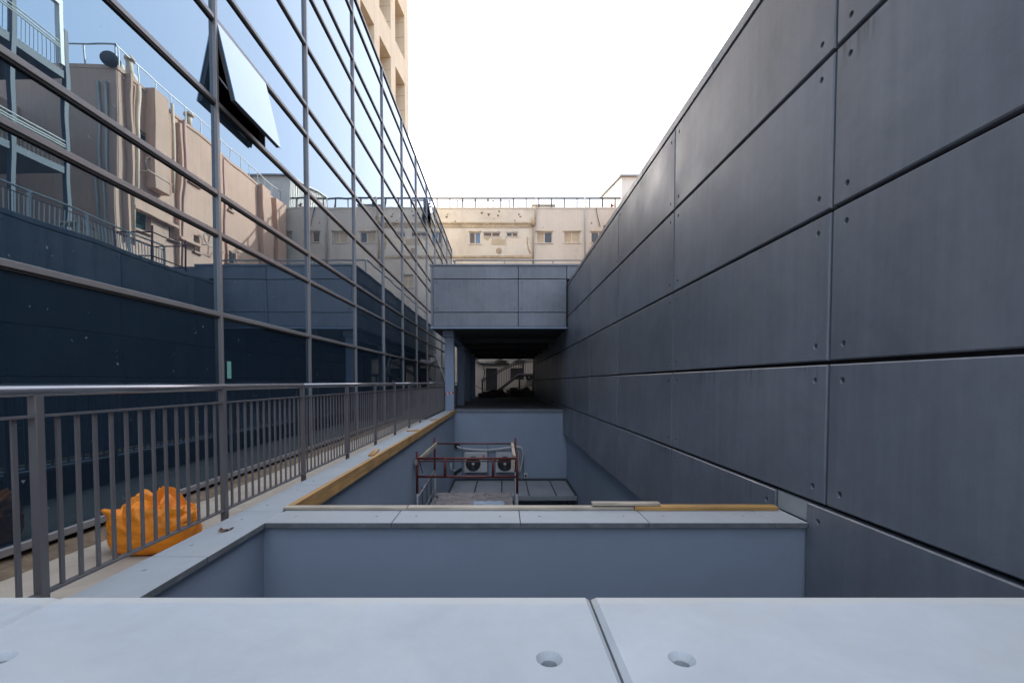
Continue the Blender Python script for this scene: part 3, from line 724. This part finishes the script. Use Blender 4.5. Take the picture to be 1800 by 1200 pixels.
for f in (.25, .5, .75):
    tube('side_spindle', [(xl + (xlf - xl) * f, SY0 + (SY1 - SY0) * f, z2 - 1.5), (xl + (xlf - xl) * f, SY0 + (SY1 - SY0) * f, z2 - .35)], .012, 'dark_metal', sf)
DK = -1.86
for k in range(5):
    y = SY0 + .1 + k * .46; box('deck_board', xl + .08, xr - .06, y, y + .44, DK - .05, DK, 'rubble_cloth', sf)
box('toe_board', xl + .1, xr - .05, SY0 + .42, SY0 + .47, DK + .001, DK + .12, 'timber_x', sf)
gl_ = thing('timber_guard', 'pale timber bar tied along the side of the red scaffold next to the side wall', 'timber', (xl, 10.9, z1))
p0, p1 = Vector((xl - .01, SY0 - .08, z1 - .08)), Vector((xlf + .05, SY1 + .05, z1 - .02))
bm = bmesh.new(); dv = p1 - p0; sdv = dv.cross(Vector((0, 0, 1))).normalized() * .02; uv = Vector((0, 0, .05))
A = [bm.verts.new(p0 + s1 + u1 - p0) for s1, u1 in ((sdv, uv), (-sdv, uv), (-sdv, -uv), (sdv, -uv))]; B = [bm.verts.new(v.co + dv) for v in A]
for q in range(4): bm.faces.new((A[q], A[(q + 1) % 4], B[(q + 1) % 4], B[q]))
bm.faces.new(A); bm.faces.new(B[::-1]); put('bar', finish(bm, 'bar', 'timber_pale'), p0, gl_)
tube('tie_wire', [(xl + .06, SY0 - .1, z1 - .02), (xl + .09, SY0 - .1, z1 - .12), (xl + .14, SY0 - .1, z1 - .3)], .008, 'black', gl_, 5)
g2 = thing('timber_guard', 'pale timber bar tied to the red scaffold, on the side towards the panel building', 'timber', (xr, 10.9, z1))
box('bar', xrf - .12, xrf - .05, SY0 + .3, SY1 + .1, z1 - .1, z1 + .02, 'timber_pale', g2)
box('end_block', xr - .13, xr - .05, SY0 - .06, SY0 - .03, z1 - .22, z1 - .02, 'timber_pale', g2)
def crumpled(name, x0, x1, y0, y1, z, amp, m, label, cat, nx=26, ny=20, edge=.15):
    bm = bmesh.new(); rows = []
    for i in range(nx):
        row = []
        for j in range(ny):
            u, v = i / (nx - 1), j / (ny - 1)
            x = x0 + (x1 - x0) * u; y = y0 + (y1 - y0) * v
            x += edge * noise.noise(Vector((u * 3, v * 5, 1 + x0))) ; y += edge * noise.noise(Vector((u * 6, v * 3, 7 + x0)))
            h = amp * (abs(noise.noise(Vector((x * 4, y * 4, 2)))) + .5 * abs(noise.noise(Vector((x * 11, y * 11, 5)))))
            row.append(bm.verts.new((x, y, z + .004 + h)))
        rows.append(row)
    top = [f for f in ()]
    for A, B in zip(rows, rows[1:]):
        for j in range(ny - 1): bm.faces.new((A[j], A[j + 1], B[j + 1], B[j]))
    loop = [r[0] for r in rows] + rows[-1][1:] + [r[-1] for r in rows[-2::-1]] + rows[0][-2:0:-1]
    low = [bm.verts.new((v.co.x, v.co.y, z)) for v in loop]
    for i in range(len(loop)):
        j = (i + 1) % len(loop); bm.faces.new((loop[i], loop[j], low[j], low[i]))
    bm.faces.new(low)
    return put(name, finish(bm, name, m, True), (0, 0, 0), label=label, cat=cat)
crumpled('dusty_tarpaulin', xl + .15, xr - .75, SY0 + .6, SY1 - .1, DK, .09, 'rubble_cloth', 'grey brown dusty tarpaulin heaped on the scaffold deck', 'tarpaulin')
crumpled('plastic_sheet', -.66, .05, SY0 + .2, SY0 + 1.0, DK + .13, .05, 'sheet', 'crumpled pale blue plastic sheet on the scaffold deck', 'sheet', edge=.05)

# ================================================================== CREAM BUILDING AT THE END
CY = 40.0
cb = thing('cream_building', 'weathered cream building closing the end of the courtyard, with patched plaster and roof railing', 'building', (0, CY + 5, -.5))
ZR = onY(850, 365.5, CY).z
mapB = lambda u, q, w_: (u - 0, CY - w_ - (CY + 5), q + .5)
def rectY(x0, x1, y0, y1): a, b = onY(x0, y1, CY), onY(x1, y0, CY); return (a.x, b.x, a.z, b.z)
wins = [rectY(825, 845, 408, 428), rectY(849.5, 879.5, 407.5, 415.5), rectY(890, 910.5, 407.8, 415.5), rectY(943, 971, 407.5, 427), rectY(991, 1020, 407.2, 426.5), rectY(1039, 1066, 407.5, 426), rectY(1088, 1115, 407.5, 426)]
lowr = rectY(825, 845, 408, 428)
for cx_, zz in ((.2, 9.9), (4.6, 9.9), (-2.4, 9.9), (7.5, 9.9), (-4.6, 9.9), (1.9, 6.2), (6.3, 6.2)): wins.append((cx_ - .55, cx_ + .55, zz - .55, zz + .55))
wins.append((-6.9, -5.8, 14.2, 15.2)); wins.append((-9, -7.9, 14.2, 15.2))
doors = [rectY(854, 874, 647, 686), rectY(897, 921, 647, 667)]
wall_sheet('wall', -14, 10.9, -.5, ZR, wins + doors, .22, mapB, 'cream', cb)
box('core', -14, 14, CY + .3, 55, -.5, ZR - .15, 'cream', cb)
box('roof', -14, 14, CY + .05, 55, ZR - .12, ZR - .06, 'floor', cb)
def window(o, i, parent, Y, m1, m2):
    a, b, c, d = o; t = .06; D = Y + .13
    f = box('window_frame', a + .001, b - .001, D, D + .05, d - t, d - .001, 'white_paint', parent)
    k = (a + b) / 2
    for x0, x1, z0, z1 in ((a + .001, b - .001, c + .001, c + t), (a + .001, a + t, c + t, d - t), (b - t, b - .001, c + t, d - t), (k - .03, k + .03, c + t, d - t)):
        box('frame_bar', x0, x1, D, D + .05, z0, z1, 'white_paint', f)
    box('pane', a + t, k - .03, D + .03, D + .045, c + t, d - t, m1, f); box('pane', k + .03, b - t, D + .03, D + .045, c + t, d - t, m2, f)
    box('sill', a - .08, b + .08, Y - .07, Y + .12, c - .07, c - .001, 'cream', f)
    box('blackout', a, b, Y + .221, Y + .24, c, d, 'black', f)
GM = [('brown_glass', 'window_blue'), ('brown_glass', 'brown_glass'), ('window_glass', 'brown_glass'), ('curtain', 'window_glass'), ('curtain', 'curtain'), ('window_glass', 'curtain')]
for i, o in enumerate(wins): window(o, i, cb, CY, *GM[i % 6 if i < 6 else 3 + i % 3])
for i, o in enumerate(wins[:7]):
    if o[3] - o[2] > .5: box('lintel', o[0] - .1, o[1] + .1, CY - .03, CY + .1, o[3] + .002, o[3] + .09, 'band', cb)
for o in doors: box('door', o[0], o[1], CY + .14, CY + .2, o[2], o[3], 'dark_metal', cb)
def strip(name, x0, x1, y0, y1, t, m):
    a, b, c, d = rectY(x0, x1, y0, y1); return box(name, a, b, CY - t, CY + .01, c, d, m, cb)
strip('cornice', 740, 937, 391, 394, .10, 'band'); strip('cornice', 740, 935, 394.2, 400, .05, 'band')
strip('cornice', 790, 936, 450, 453.5, .09, 'band')
strip('parapet_lip', 600, 1100, 364.6, 367, .04, 'cream')
def patch(pts, m, t):
    poly = []
    for i, p in enumerate(pts):
        q = pts[(i + 1) % len(pts)]
        for s in range(4):
            f = s / 4; x, y = p[0] + (q[0] - p[0]) * f, p[1] + (q[1] - p[1]) * f
            k = onY(x + 1.3 * noise.noise(Vector((x * .4, y * .4, 3))), y + 1.3 * noise.noise(Vector((x * .4, y * .4, 8))), CY); poly.append((k.x, k.z))
    prism('plaster_patch', poly, t, m, cb, loc=(0, CY - t + .001, 0))
patch([(846.5, 416.5), (888, 417), (888, 449), (847, 449)], 'patch', .018)
patch([(890.5, 417.5), (912.5, 417.5), (912.5, 404), (929, 404), (934, 448), (890, 449)], 'patch', .022)
patch([(864, 420), (888.5, 420), (888.5, 431.5), (864, 431.5)], 'patch_tan', .028)
patch([(849, 417.5), (862, 417), (857, 424)], 'patch_tan', .024)
patch([(926, 416), (929, 418), (928, 428), (930, 436), (934, 446), (931, 447), (927, 438), (925.5, 427)], 'band', .03)
for (x, y, r) in ((847, 374.5, .12), (859, 377, .14), (877, 371, .1), (876, 379, .12), (912, 377, .1), (915, 381, .12), (785, 381, .12), (787, 377, .08), (905, 388, .08), (800, 389, .1), (1040, 392, .08), (868, 384, .06), (955, 400, .05)):
    poly = [(r * math.cos(q) * random.uniform(.5, 1.2), r * math.sin(q) * random.uniform(.5, 1.2)) for q in [k * .785 for k in range(8)]]
    prism('spalled_hole', poly, .02, 'dirt', cb, loc=onY(x, y, CY - .008))
c_ = onY(877, 441, CY - .02)
bm = bmesh.new(); tube_into(bm, [(0, 0, 0), (0, -.03, 0)], [.26, .26], 16); put('vent', finish(bm, 'vent', 'band'), c_, cb)
def cpipe(pts, r, m): tube('downpipe', [tuple(onY(x, y, CY - .12)) for x, y in pts], r, m, cb, 8)
cpipe([(941.5, 364), (941, 395), (937.5, 402), (937.5, 470)], .07, 'band'); cpipe([(937, 383), (937, 397)], .16, 'band')
cpipe([(1029, 346), (1028, 470)], .06, 'pipe_grey'); cpipe([(1048, 365), (1050, 379), (1055, 398)], .03, 'black')
cpipe([(943, 346), (942, 366)], .05, 'pipe_grey'); cpipe([(700, 366), (700, 560)], .08, 'pipe_pink')
rz = onY(850, 347.8, CY).z
rg = put('roof_railing', box_mesh(24.4, .08, .14, 'dark_metal'), (-1.4, CY + .1, rz), cb)
for k in range(23):
    x = -13.4 + 1.105 * k; box('post', x - .06, x + .06, CY + .06, CY + .14, ZR - .06, rz - .071, 'dark_metal', rg)
r2z = onY(850, 352.3, CY + 5).z
r2 = put('inner_rail', box_mesh(5.1, .08, .10, 'dark_metal'), ((805 + 896) / 2 * 0 + -1.85, CY + 5, r2z), cb)
for x in (-4.38, -.9, .7): box('post', x - .05, x + .05, CY + 4.96, CY + 5.04, ZR - .1, r2z, 'dark_metal', r2)
a, b, c, d = rectY(936, 977, 357.5, 365.5); box('roof_box', a, b, CY + .5, CY + 2, c - .1, d, 'cream', cb, .03)
box('roof_box_lid', a - .05, b + .05, CY + .45, CY + 2.05, d + .001, d + .09, 'band', cb)
for k in range(10):                         # pipework above the ground floor
    pass
tube('conduit', [tuple(onY(x, y, CY - .1)) for x, y in ((836, 634), (845, 638.5), (860, 639), (880, 639), (895, 638.5))], .09, 'dark_metal', cb)
tube('conduit', [tuple(onY(x, y, CY - .1)) for x, y in ((849, 639), (852, 655), (850, 665), (846, 668))], .05, 'dark_metal', cb)
tube('conduit', [tuple(onY(x, y, CY - .1)) for x, y in ((849, 640), (856, 636), (866, 635), (875, 638))], .03, 'dark_metal', cb)
for i, x in enumerate((882, 915)):
    p = onY(x, 633.5, CY - .4); aircon((p.x, CY - .02, p.z), ['white air conditioner on the cream wall beyond the passage, above the lower stair flight', 'white air conditioner on the cream wall beyond the passage, above the stair landing'][i], False, 1.0, .8)
p = onY(932, 671, CY - .4); aircon((p.x, CY - .02, p.z), 'grey air conditioner low on the cream wall under the stair landing', False, .9, .85)

# shed and clutter on the cream roof
sh = onY(1092, 311, 39.9)
sx0 = sh.x
shd = thing('roof_shed', 'white corrugated metal shed with a sloping roof on the cream roof corner', 'shed', (sx0 + 1.9, 43.9, ZR - .1))
poly = [(39.9, ZR - .1), (47.8, ZR - .1), (47.8, 20.2), (39.9, sh.z)]
prism('body', poly, 3.8, 'white_metal', shd, axis='x', loc=(sx0 + .05, 0, 0))
for k in range(26):
    y = 40.05 + k * .3; zt_ = sh.z + (20.2 - sh.z) * (y - 39.9) / 7.9
    box('rib', sx0 + .0, sx0 + .049, y, y + .12, ZR - .1, zt_ - .02, 'white_metal', shd)
prism('roof', [(39.6, sh.z - .03), (48.1, 20.24), (48.1, 20.36), (39.6, sh.z + .09)], 4.3, 'grey_metal', shd, axis='x', loc=(sx0 - .2, 0, 0))
ob = onY(1079, 363, 39.4)
hy_ = thing('red_hydrant', 'small orange red standpipe at the roof edge below the white shed', 'pipe', (ob.x, 39.4 + .9, ZR - .06))
tube('riser', [(ob.x, 40.3, ZR - .06), (ob.x, 40.3, ZR + .45)], .10, 'red_paint', hy_, 8); tube('valve', [(ob.x - .05, 40.3, ZR + .3), (ob.x + .2, 40.3, ZR + .3)], .07, 'red_paint', hy_, 8)

# ================================================================== STAIR BEYOND THE PASSAGE
SYs = 38.3
st = thing('steel_stair', 'dark steel stair with railings rising in front of the cream wall beyond the passage', 'stair', (0, SYs, -.06))
q0, q1, q2 = onY(876, 682, SYs), onY(911, 659, SYs), onY(941, 658, SYs)
for off in (-.5, .5):
    y = SYs + off
    tube('stringer', [(q0.x - 1.0, y, q0.z - 1.0), (q1.x, y, q1.z), (q2.x + .6, y, q1.z)], .13, 'dark_metal', st, 6)
    h0, h1 = onY(848, 667, SYs), onY(909, 633.5, SYs)
    for dz in (0, -.17): tube('handrail', [(h0.x, y, h0.z + dz), (h1.x, y, h1.z + dz), (q2.x + .6, y, h1.z + dz + .1)], .035, 'dark_metal', st, 6)
    for k in range(26):
        f = k / 25; x = h0.x + (q2.x + .6 - h0.x) * f
        zt_ = h0.z + (h1.z - h0.z) * min(1, (x - h0.x) / (h1.x - h0.x)); zb_ = max(-.05, min(q1.z, q0.z - 1.0 + (x - q0.x + 1.0) * (q1.z - q0.z + 1.0) / (q1.x - q0.x + 1.0)))
        tube('baluster', [(x, y, zb_), (x, y, zt_)], .05 if k in (0, 17) else .014, 'dark_metal', st, 5)
for k in range(10):
    f = k / 9; box('tread', q0.x - .9 + (q1.x - q0.x + .9) * f - .14, q0.x - .9 + (q1.x - q0.x + .9) * f + .14, SYs - .45, SYs + .45, q0.z - .95 + (q1.z - q0.z + .95) * f, q0.z - .9 + (q1.z - q0.z + .95) * f, 'dark_metal', st)
box('landing', q1.x, q2.x + .6, SYs - .45, SYs + .45, q1.z + .02, q1.z + .1, 'dark_metal', st)
for x in (q1.x + .1, q2.x - .2): box('leg', x - .07, x + .07, SYs - .07, SYs + .07, -.06, q1.z + .01, 'dark_metal', st)
labs = ['dark plank pile on the passage floor below the stair foot', 'dark heap of sacks on the passage floor under the stair landing', 'dark low rubble heap on the passage floor by the last blue column']
for i, (x, y, s) in enumerate(((-.6, 34.5, 1.0), (1.4, 35.2, 1.2), (-1.2, 33.5, .6))):
    bm = bmesh.new(); bmesh.ops.create_icosphere(bm, subdivisions=4, radius=1)
    for v in bm.verts:
        k = 1 + .55 * noise.noise(v.co * 1.7 + Vector((i * 5, 0, 0))) + .3 * noise.noise(v.co * 4.5); v.co = Vector((v.co.x * s * k, v.co.y * .7 * s * k, max(0, v.co.z) * .55 * s * k))
    put('rubble_heap', finish(bm, 'heap', 'rubble'), (x, y, -.062), label=labs[i].replace('plank pile', 'rubble heap').replace('heap of sacks', 'rubble heap'), cat='rubble')
bt = thing('barrier_tape', 'thin red barrier tape sagging across the far end of the passage', 'tape', (-1, 32, 1))
tube('tape', [tuple(onY(x, y, 33)) for x, y in ((829, 674), (838, 679), (848, 684), (858, 687), (870, 686), (900, 682), (938, 676))], .02, 'red_paint', bt, 5)

# ================================================================== CREAM WING BEHIND THE PANEL BUILDING (mirrored in the glass)
VX, VY0 = 10.8, 22.6
wg = thing('cream_wing', 'pinkish cream wing with pilasters and pipes behind the dark panel building, mirrored in the glass', 'building', (14, 31, -.5))
ZW = 16.4
mapW = lambda u, q, w_: (VX - w_ - 14, u - 31, q + .5)
def rectW(x0, x1, ya, yb): a, b = mir(x0, ya, VX), mir(x1, yb, VX); return (a.y, b.y, b.z, a.z)
def rW(x0, x1, y0, y1):                    # x range and top / bottom at the first edge
    a, b, c = mir(x0, y0, VX), mir(x1, y0, VX), mir(x0, y1, VX); return (a.y, b.y, c.z, a.z)
ww = [rW(240, 268, 232, 262)[:2] + (13.4, 14.1), rW(241, 266, 363, 400), rW(300, 310, 392, 420), rW(343, 352, 413, 441), rW(328, 347, 303, 318), rW(401, 416, 440, 462), rW(401, 409, 358, 366)]
ww += [(22.9 + 1.2, 22.9 + 2.2, 4.5, 5.6), (30, 31.2, 4.5, 5.6), (34, 35.2, 7.6, 8.7)]
wall_sheet('wall', VY0, CY - .02, -.5, ZW, ww, .35, mapW, 'wing', wg)
box('core', VX + .4, 24, VY0 + .05, CY - .02, -.5, ZW - .2, 'wing', wg)
box('end_wall', VX + .02, 15.39, VY0 - .06, VY0 + .04, -.5, ZW, 'wing', wg)
for a, b, c, d in ww:
    f = box('window_frame', VX + .2, VX + .25, a, b, d - .06, d - .001, 'white_paint', wg)
    for y0, y1, z0, z1_ in ((a, b, c, c + .06), (a, a + .06, c, d), (b - .06, b, c, d)): box('frame_bar', VX + .2, VX + .25, y0, y1, z0 + .001, z1_ - .061, 'white_paint', f) if z1_ - z0 > .2 else box('frame_bar', VX + .2, VX + .25, y0, y1, z0 + .001, z1_, 'white_paint', f)
    box('pane', VX + .225, VX + .24, a, b, c, d, 'green_glass', f); box('blackout', VX + .352, VX + .37, a, b, c, d, 'black', f)
    box('sill', VX - .12, VX + .19, a - .1, b + .1, c - .1, c - .001, 'wing', f)
def pil(x0, x1, yb, dep, ztop=ZW): 
    a, b = mir(x0, 300, VX - dep), mir(x1, 300, VX - dep); zb = mir(x0, yb, VX - dep).z
    box('pilaster', VX - dep, VX + .05, a.y, b.y, zb, ztop, 'wing', wg, .03)
pil(271, 298, 330, .5, ZW + .1); pil(466, 482, 470, .45); pil(489, 505, 480, .45, 16.2)
pil(229, 234, 420, .25, ZW); pil(316, 320, 470, .2, ZW - .4); pil(386, 392, 470, .25, ZW - .3)
def wpipe(pts, r, m): tube('downpipe', [tuple(mir(x, y, VX - .16)) for x, y in pts], r, m, wg, 8)
wpipe([(301, 183), (303, 300), (306, 340)], .09, 'pipe_cream'); wpipe([(322, 212), (322, 300), (323, 470)], .09, 'pipe_pink')
wpipe([(238, 150), (238, 300), (239, 430)], .10, 'pipe_cream'); wpipe([(394, 280), (396, 400), (398, 470)], .08, 'pipe_pink'); wpipe([(513, 360), (513, 440)], .09, 'pipe_pink')
box('ledge', VX - .3, VX + .02, 23.4, 26.5, 9.9, 10.05, 'wing', wg); box('ledge', VX - .35, VX + .02, 26.6, 28.3, 9.35, 9.5, 'wing', wg)
for x in (11.25, 11.6): tube('downpipe', [(x, VY0 - .14, -.5), (x, VY0 - .14, ZW - .8)], .06, 'pipe_grey', wg)
box('roof', VX - .05, 24, VY0 - .08, CY - .02, ZW - .18, ZW + .02, 'wing', wg, .02)
wrz = ZW + 1.0
wrr = put('roof_railing', box_mesh(.05, 17, .05, 'grey_metal'), (VX + .12, VY0 + 8.6, wrz), wg)
for k in range(15): box('post', VX + .1, VX + .14, VY0 + .2 + 1.2 * k, VY0 + .24 + 1.2 * k, ZW, wrz - .02, 'grey_metal', wrr)
wr2 = put('roof_railing', box_mesh(3.0, .05, .05, 'grey_metal'), (VX + 1.6, VY0 + .1, wrz + .05), wg)
for k in range(3): box('post', VX + .15 + 1.4 * k, VX + .21 + 1.4 * k, VY0 + .08, VY0 + .12, ZW, wrz + .03, 'grey_metal', wr2)
dp = mir(204, 122, VX - .2)
ds = thing('satellite_dish', 'round grey satellite dish on the roof corner of the cream wing, mirrored in the glass', 'dish', (VX + .15, VY0 + .4, ZW))
bm = bmesh.new(); rg_ = []
for i in range(7):
    rr_ = .33 * i / 6; rg_.append([bm.verts.new((rr_ * math.cos(q * math.pi / 12), .10 * (rr_ / .33) ** 2, rr_ * math.sin(q * math.pi / 12))) for q in range(24)] if i else [bm.verts.new((0, 0, 0))])
for q in range(24): bm.faces.new((rg_[0][0], rg_[1][q], rg_[1][(q + 1) % 24]))
for A, B in zip(rg_[1:], rg_[2:]):
    for q in range(24): bm.faces.new((A[q], A[(q + 1) % 24], B[(q + 1) % 24], B[q]))
put('reflector', finish(bm, 'dish', 'dark_metal', True), (VX + .1, VY0 - .35, ZW + .1), ds, rot=(.2, 0, -.5))
tube('mast', [(VX + .15, VY0 + .3, ZW), (VX + .12, VY0 - .1, ZW + .1), (VX + .1, VY0 - .3, ZW + .1)], .04, 'grey_metal', ds, 6)
for i, y in enumerate((23.6, 24.4)):
    tube('water_heater_tank', [(VX + .75, y - .3, ZW + .75), (VX + .95, y + .3, ZW + .75)], .22, 'white_metal', None, 12, label=['white boiler cylinder on the wing roof, next to the satellite dish', 'white boiler cylinder on the wing roof, behind the other cylinder'][i], cat='tank')
    k = thing('tank_stand', ['steel stand under the boiler cylinder next to the satellite dish', 'steel stand under the boiler cylinder behind the other one'][i], 'stand', (VX + .85, y, ZW))
    for q in (-.15, .15): tube('leg', [(VX + .85, y + q, ZW), (VX + .85, y + q, ZW + .56)], .03, 'grey_metal', k, 6)
# pieces poking above the panel wall as seen from the courtyard
for i, (x, y, h) in enumerate(((VX + .3, 23.7, 1.0), (VX + .25, 28.0, .75))):
    k = thing('roof_vent', ['cream round topped vent at the wing roof end, peeking over the dark panels', 'small cream vent further along the wing roof, peeking over the dark panels'][i], 'vent', (x, y, ZW))
    tube('shaft', [(x, y, ZW), (x, y, ZW + h)], .16, 'pipe_cream', k, 12); tube('cowl', [(x - .02, y, ZW + h - .02), (x - .02, y, ZW + h + .1), (x - .02, y, ZW + h + .2)], [.24, .24, .12], 'pipe_cream', k, 12)
# air conditioner racks on the wing
for i, (x0, y0, z0) in enumerate(((VX - .3, 28.6, 9.6), (VX - .3, 31.4, 9.2), (VX - .3, 23.9, 12.0))):
    k = thing('pipe_rack', ['rusty bracket with coiled pipes beside the wing slit window, mirrored in the glass', 'rusty bracket with coiled pipes past the wing pink downpipe, mirrored in glass', 'cream bent pipe bracket near the corner of the wing, mirrored in the glass'][i], 'bracket', (x0 + .3, y0, z0))
    tube('arm', [(x0 + .32, y0, z0), (x0 - .2, y0, z0)], .03, 'pipe_cream', k, 6); tube('arm', [(x0 + .32, y0 + 1.5, z0), (x0 - .2, y0 + 1.5, z0)], .03, 'pipe_cream', k, 6)
    tube('bar', [(x0 - .2, y0 - .1, z0), (x0 - .2, y0 + 1.7, z0)], .035, 'pipe_cream', k, 6)
    tube('coil', [(x0 + .05, y0 + .3 + .25 * math.cos(q * .6), z0 + .5 + .3 * math.sin(q * .6)) for q in range(12)], .035, 'pipe_grey', k, 6)
    tube('pipe', [(x0 + .3, y0 + 1.2, z0 + 1.1), (x0 - .1, y0 + 1.3, z0 + 1.0), (x0 - .15, y0 + 1.35, z0 + .1)], .05, 'pipe_cream', k, 6)

# recessed shaded wing with steel gallery nearer to the camera
rw = thing('shaded_wing', 'shaded pinkish rear wing behind a steel gallery, mirrored in the glass', 'building', (18, 10, -.5))
box('wall', 15.4, 24, -8, VY0 - .02, -.5, 14.4, 'wing', rw)
for k in range(5):
    f = box('window_frame', 15.32, 15.39, 19.8 - 4 * k, 20.9 - 4 * k, 9.4, 11.0, 'grey_metal', rw); box('pane', 15.30, 15.319, 19.9 - 4 * k, 20.8 - 4 * k, 9.5, 10.9, 'green_glass', f)
sg = thing('steel_gallery', 'shade-coloured steel gallery with railings beside the shaded wing, mirrored in the glass', 'gallery', (12, 14, -.5))
for y in (19.9, 17.7, 13.5, 9.3):
    box('post', VX - .06, VX + .12, y + .05, y + .22, -.5, 16.1 if y > 15 else 18, 'shaded_steel', sg)
box('canopy_beam', VX - .08, VX + .12, 9.3, 19.9, 16.95, 17.2, 'white_metal', sg)
box('canopy_post', VX - .09, VX + .13, 19.72, 19.89, 14.5, 16.949, 'white_metal', sg); box('canopy_post', VX - .09, VX + .13, 17.75, 17.92, 16.101, 16.949, 'white_metal', sg)
for z in (14.3, 10.3):
    box('deck', VX - .02, 15.39, 6, 19.89, z - .3, z, 'shaded_steel', sg)
    for q in (.85, .95, 1.1): tube('rail', [(VX - .05, 6, z + q), (VX - .05, 19.9, z + q)], .03, 'white_metal', sg, 6)
    for k in range(60):
        y = 19.8 - k * .17; tube('baluster', [(VX - .05, y, z), (VX - .05, y, z + .85)], .012, 'grey_metal', sg, 5)
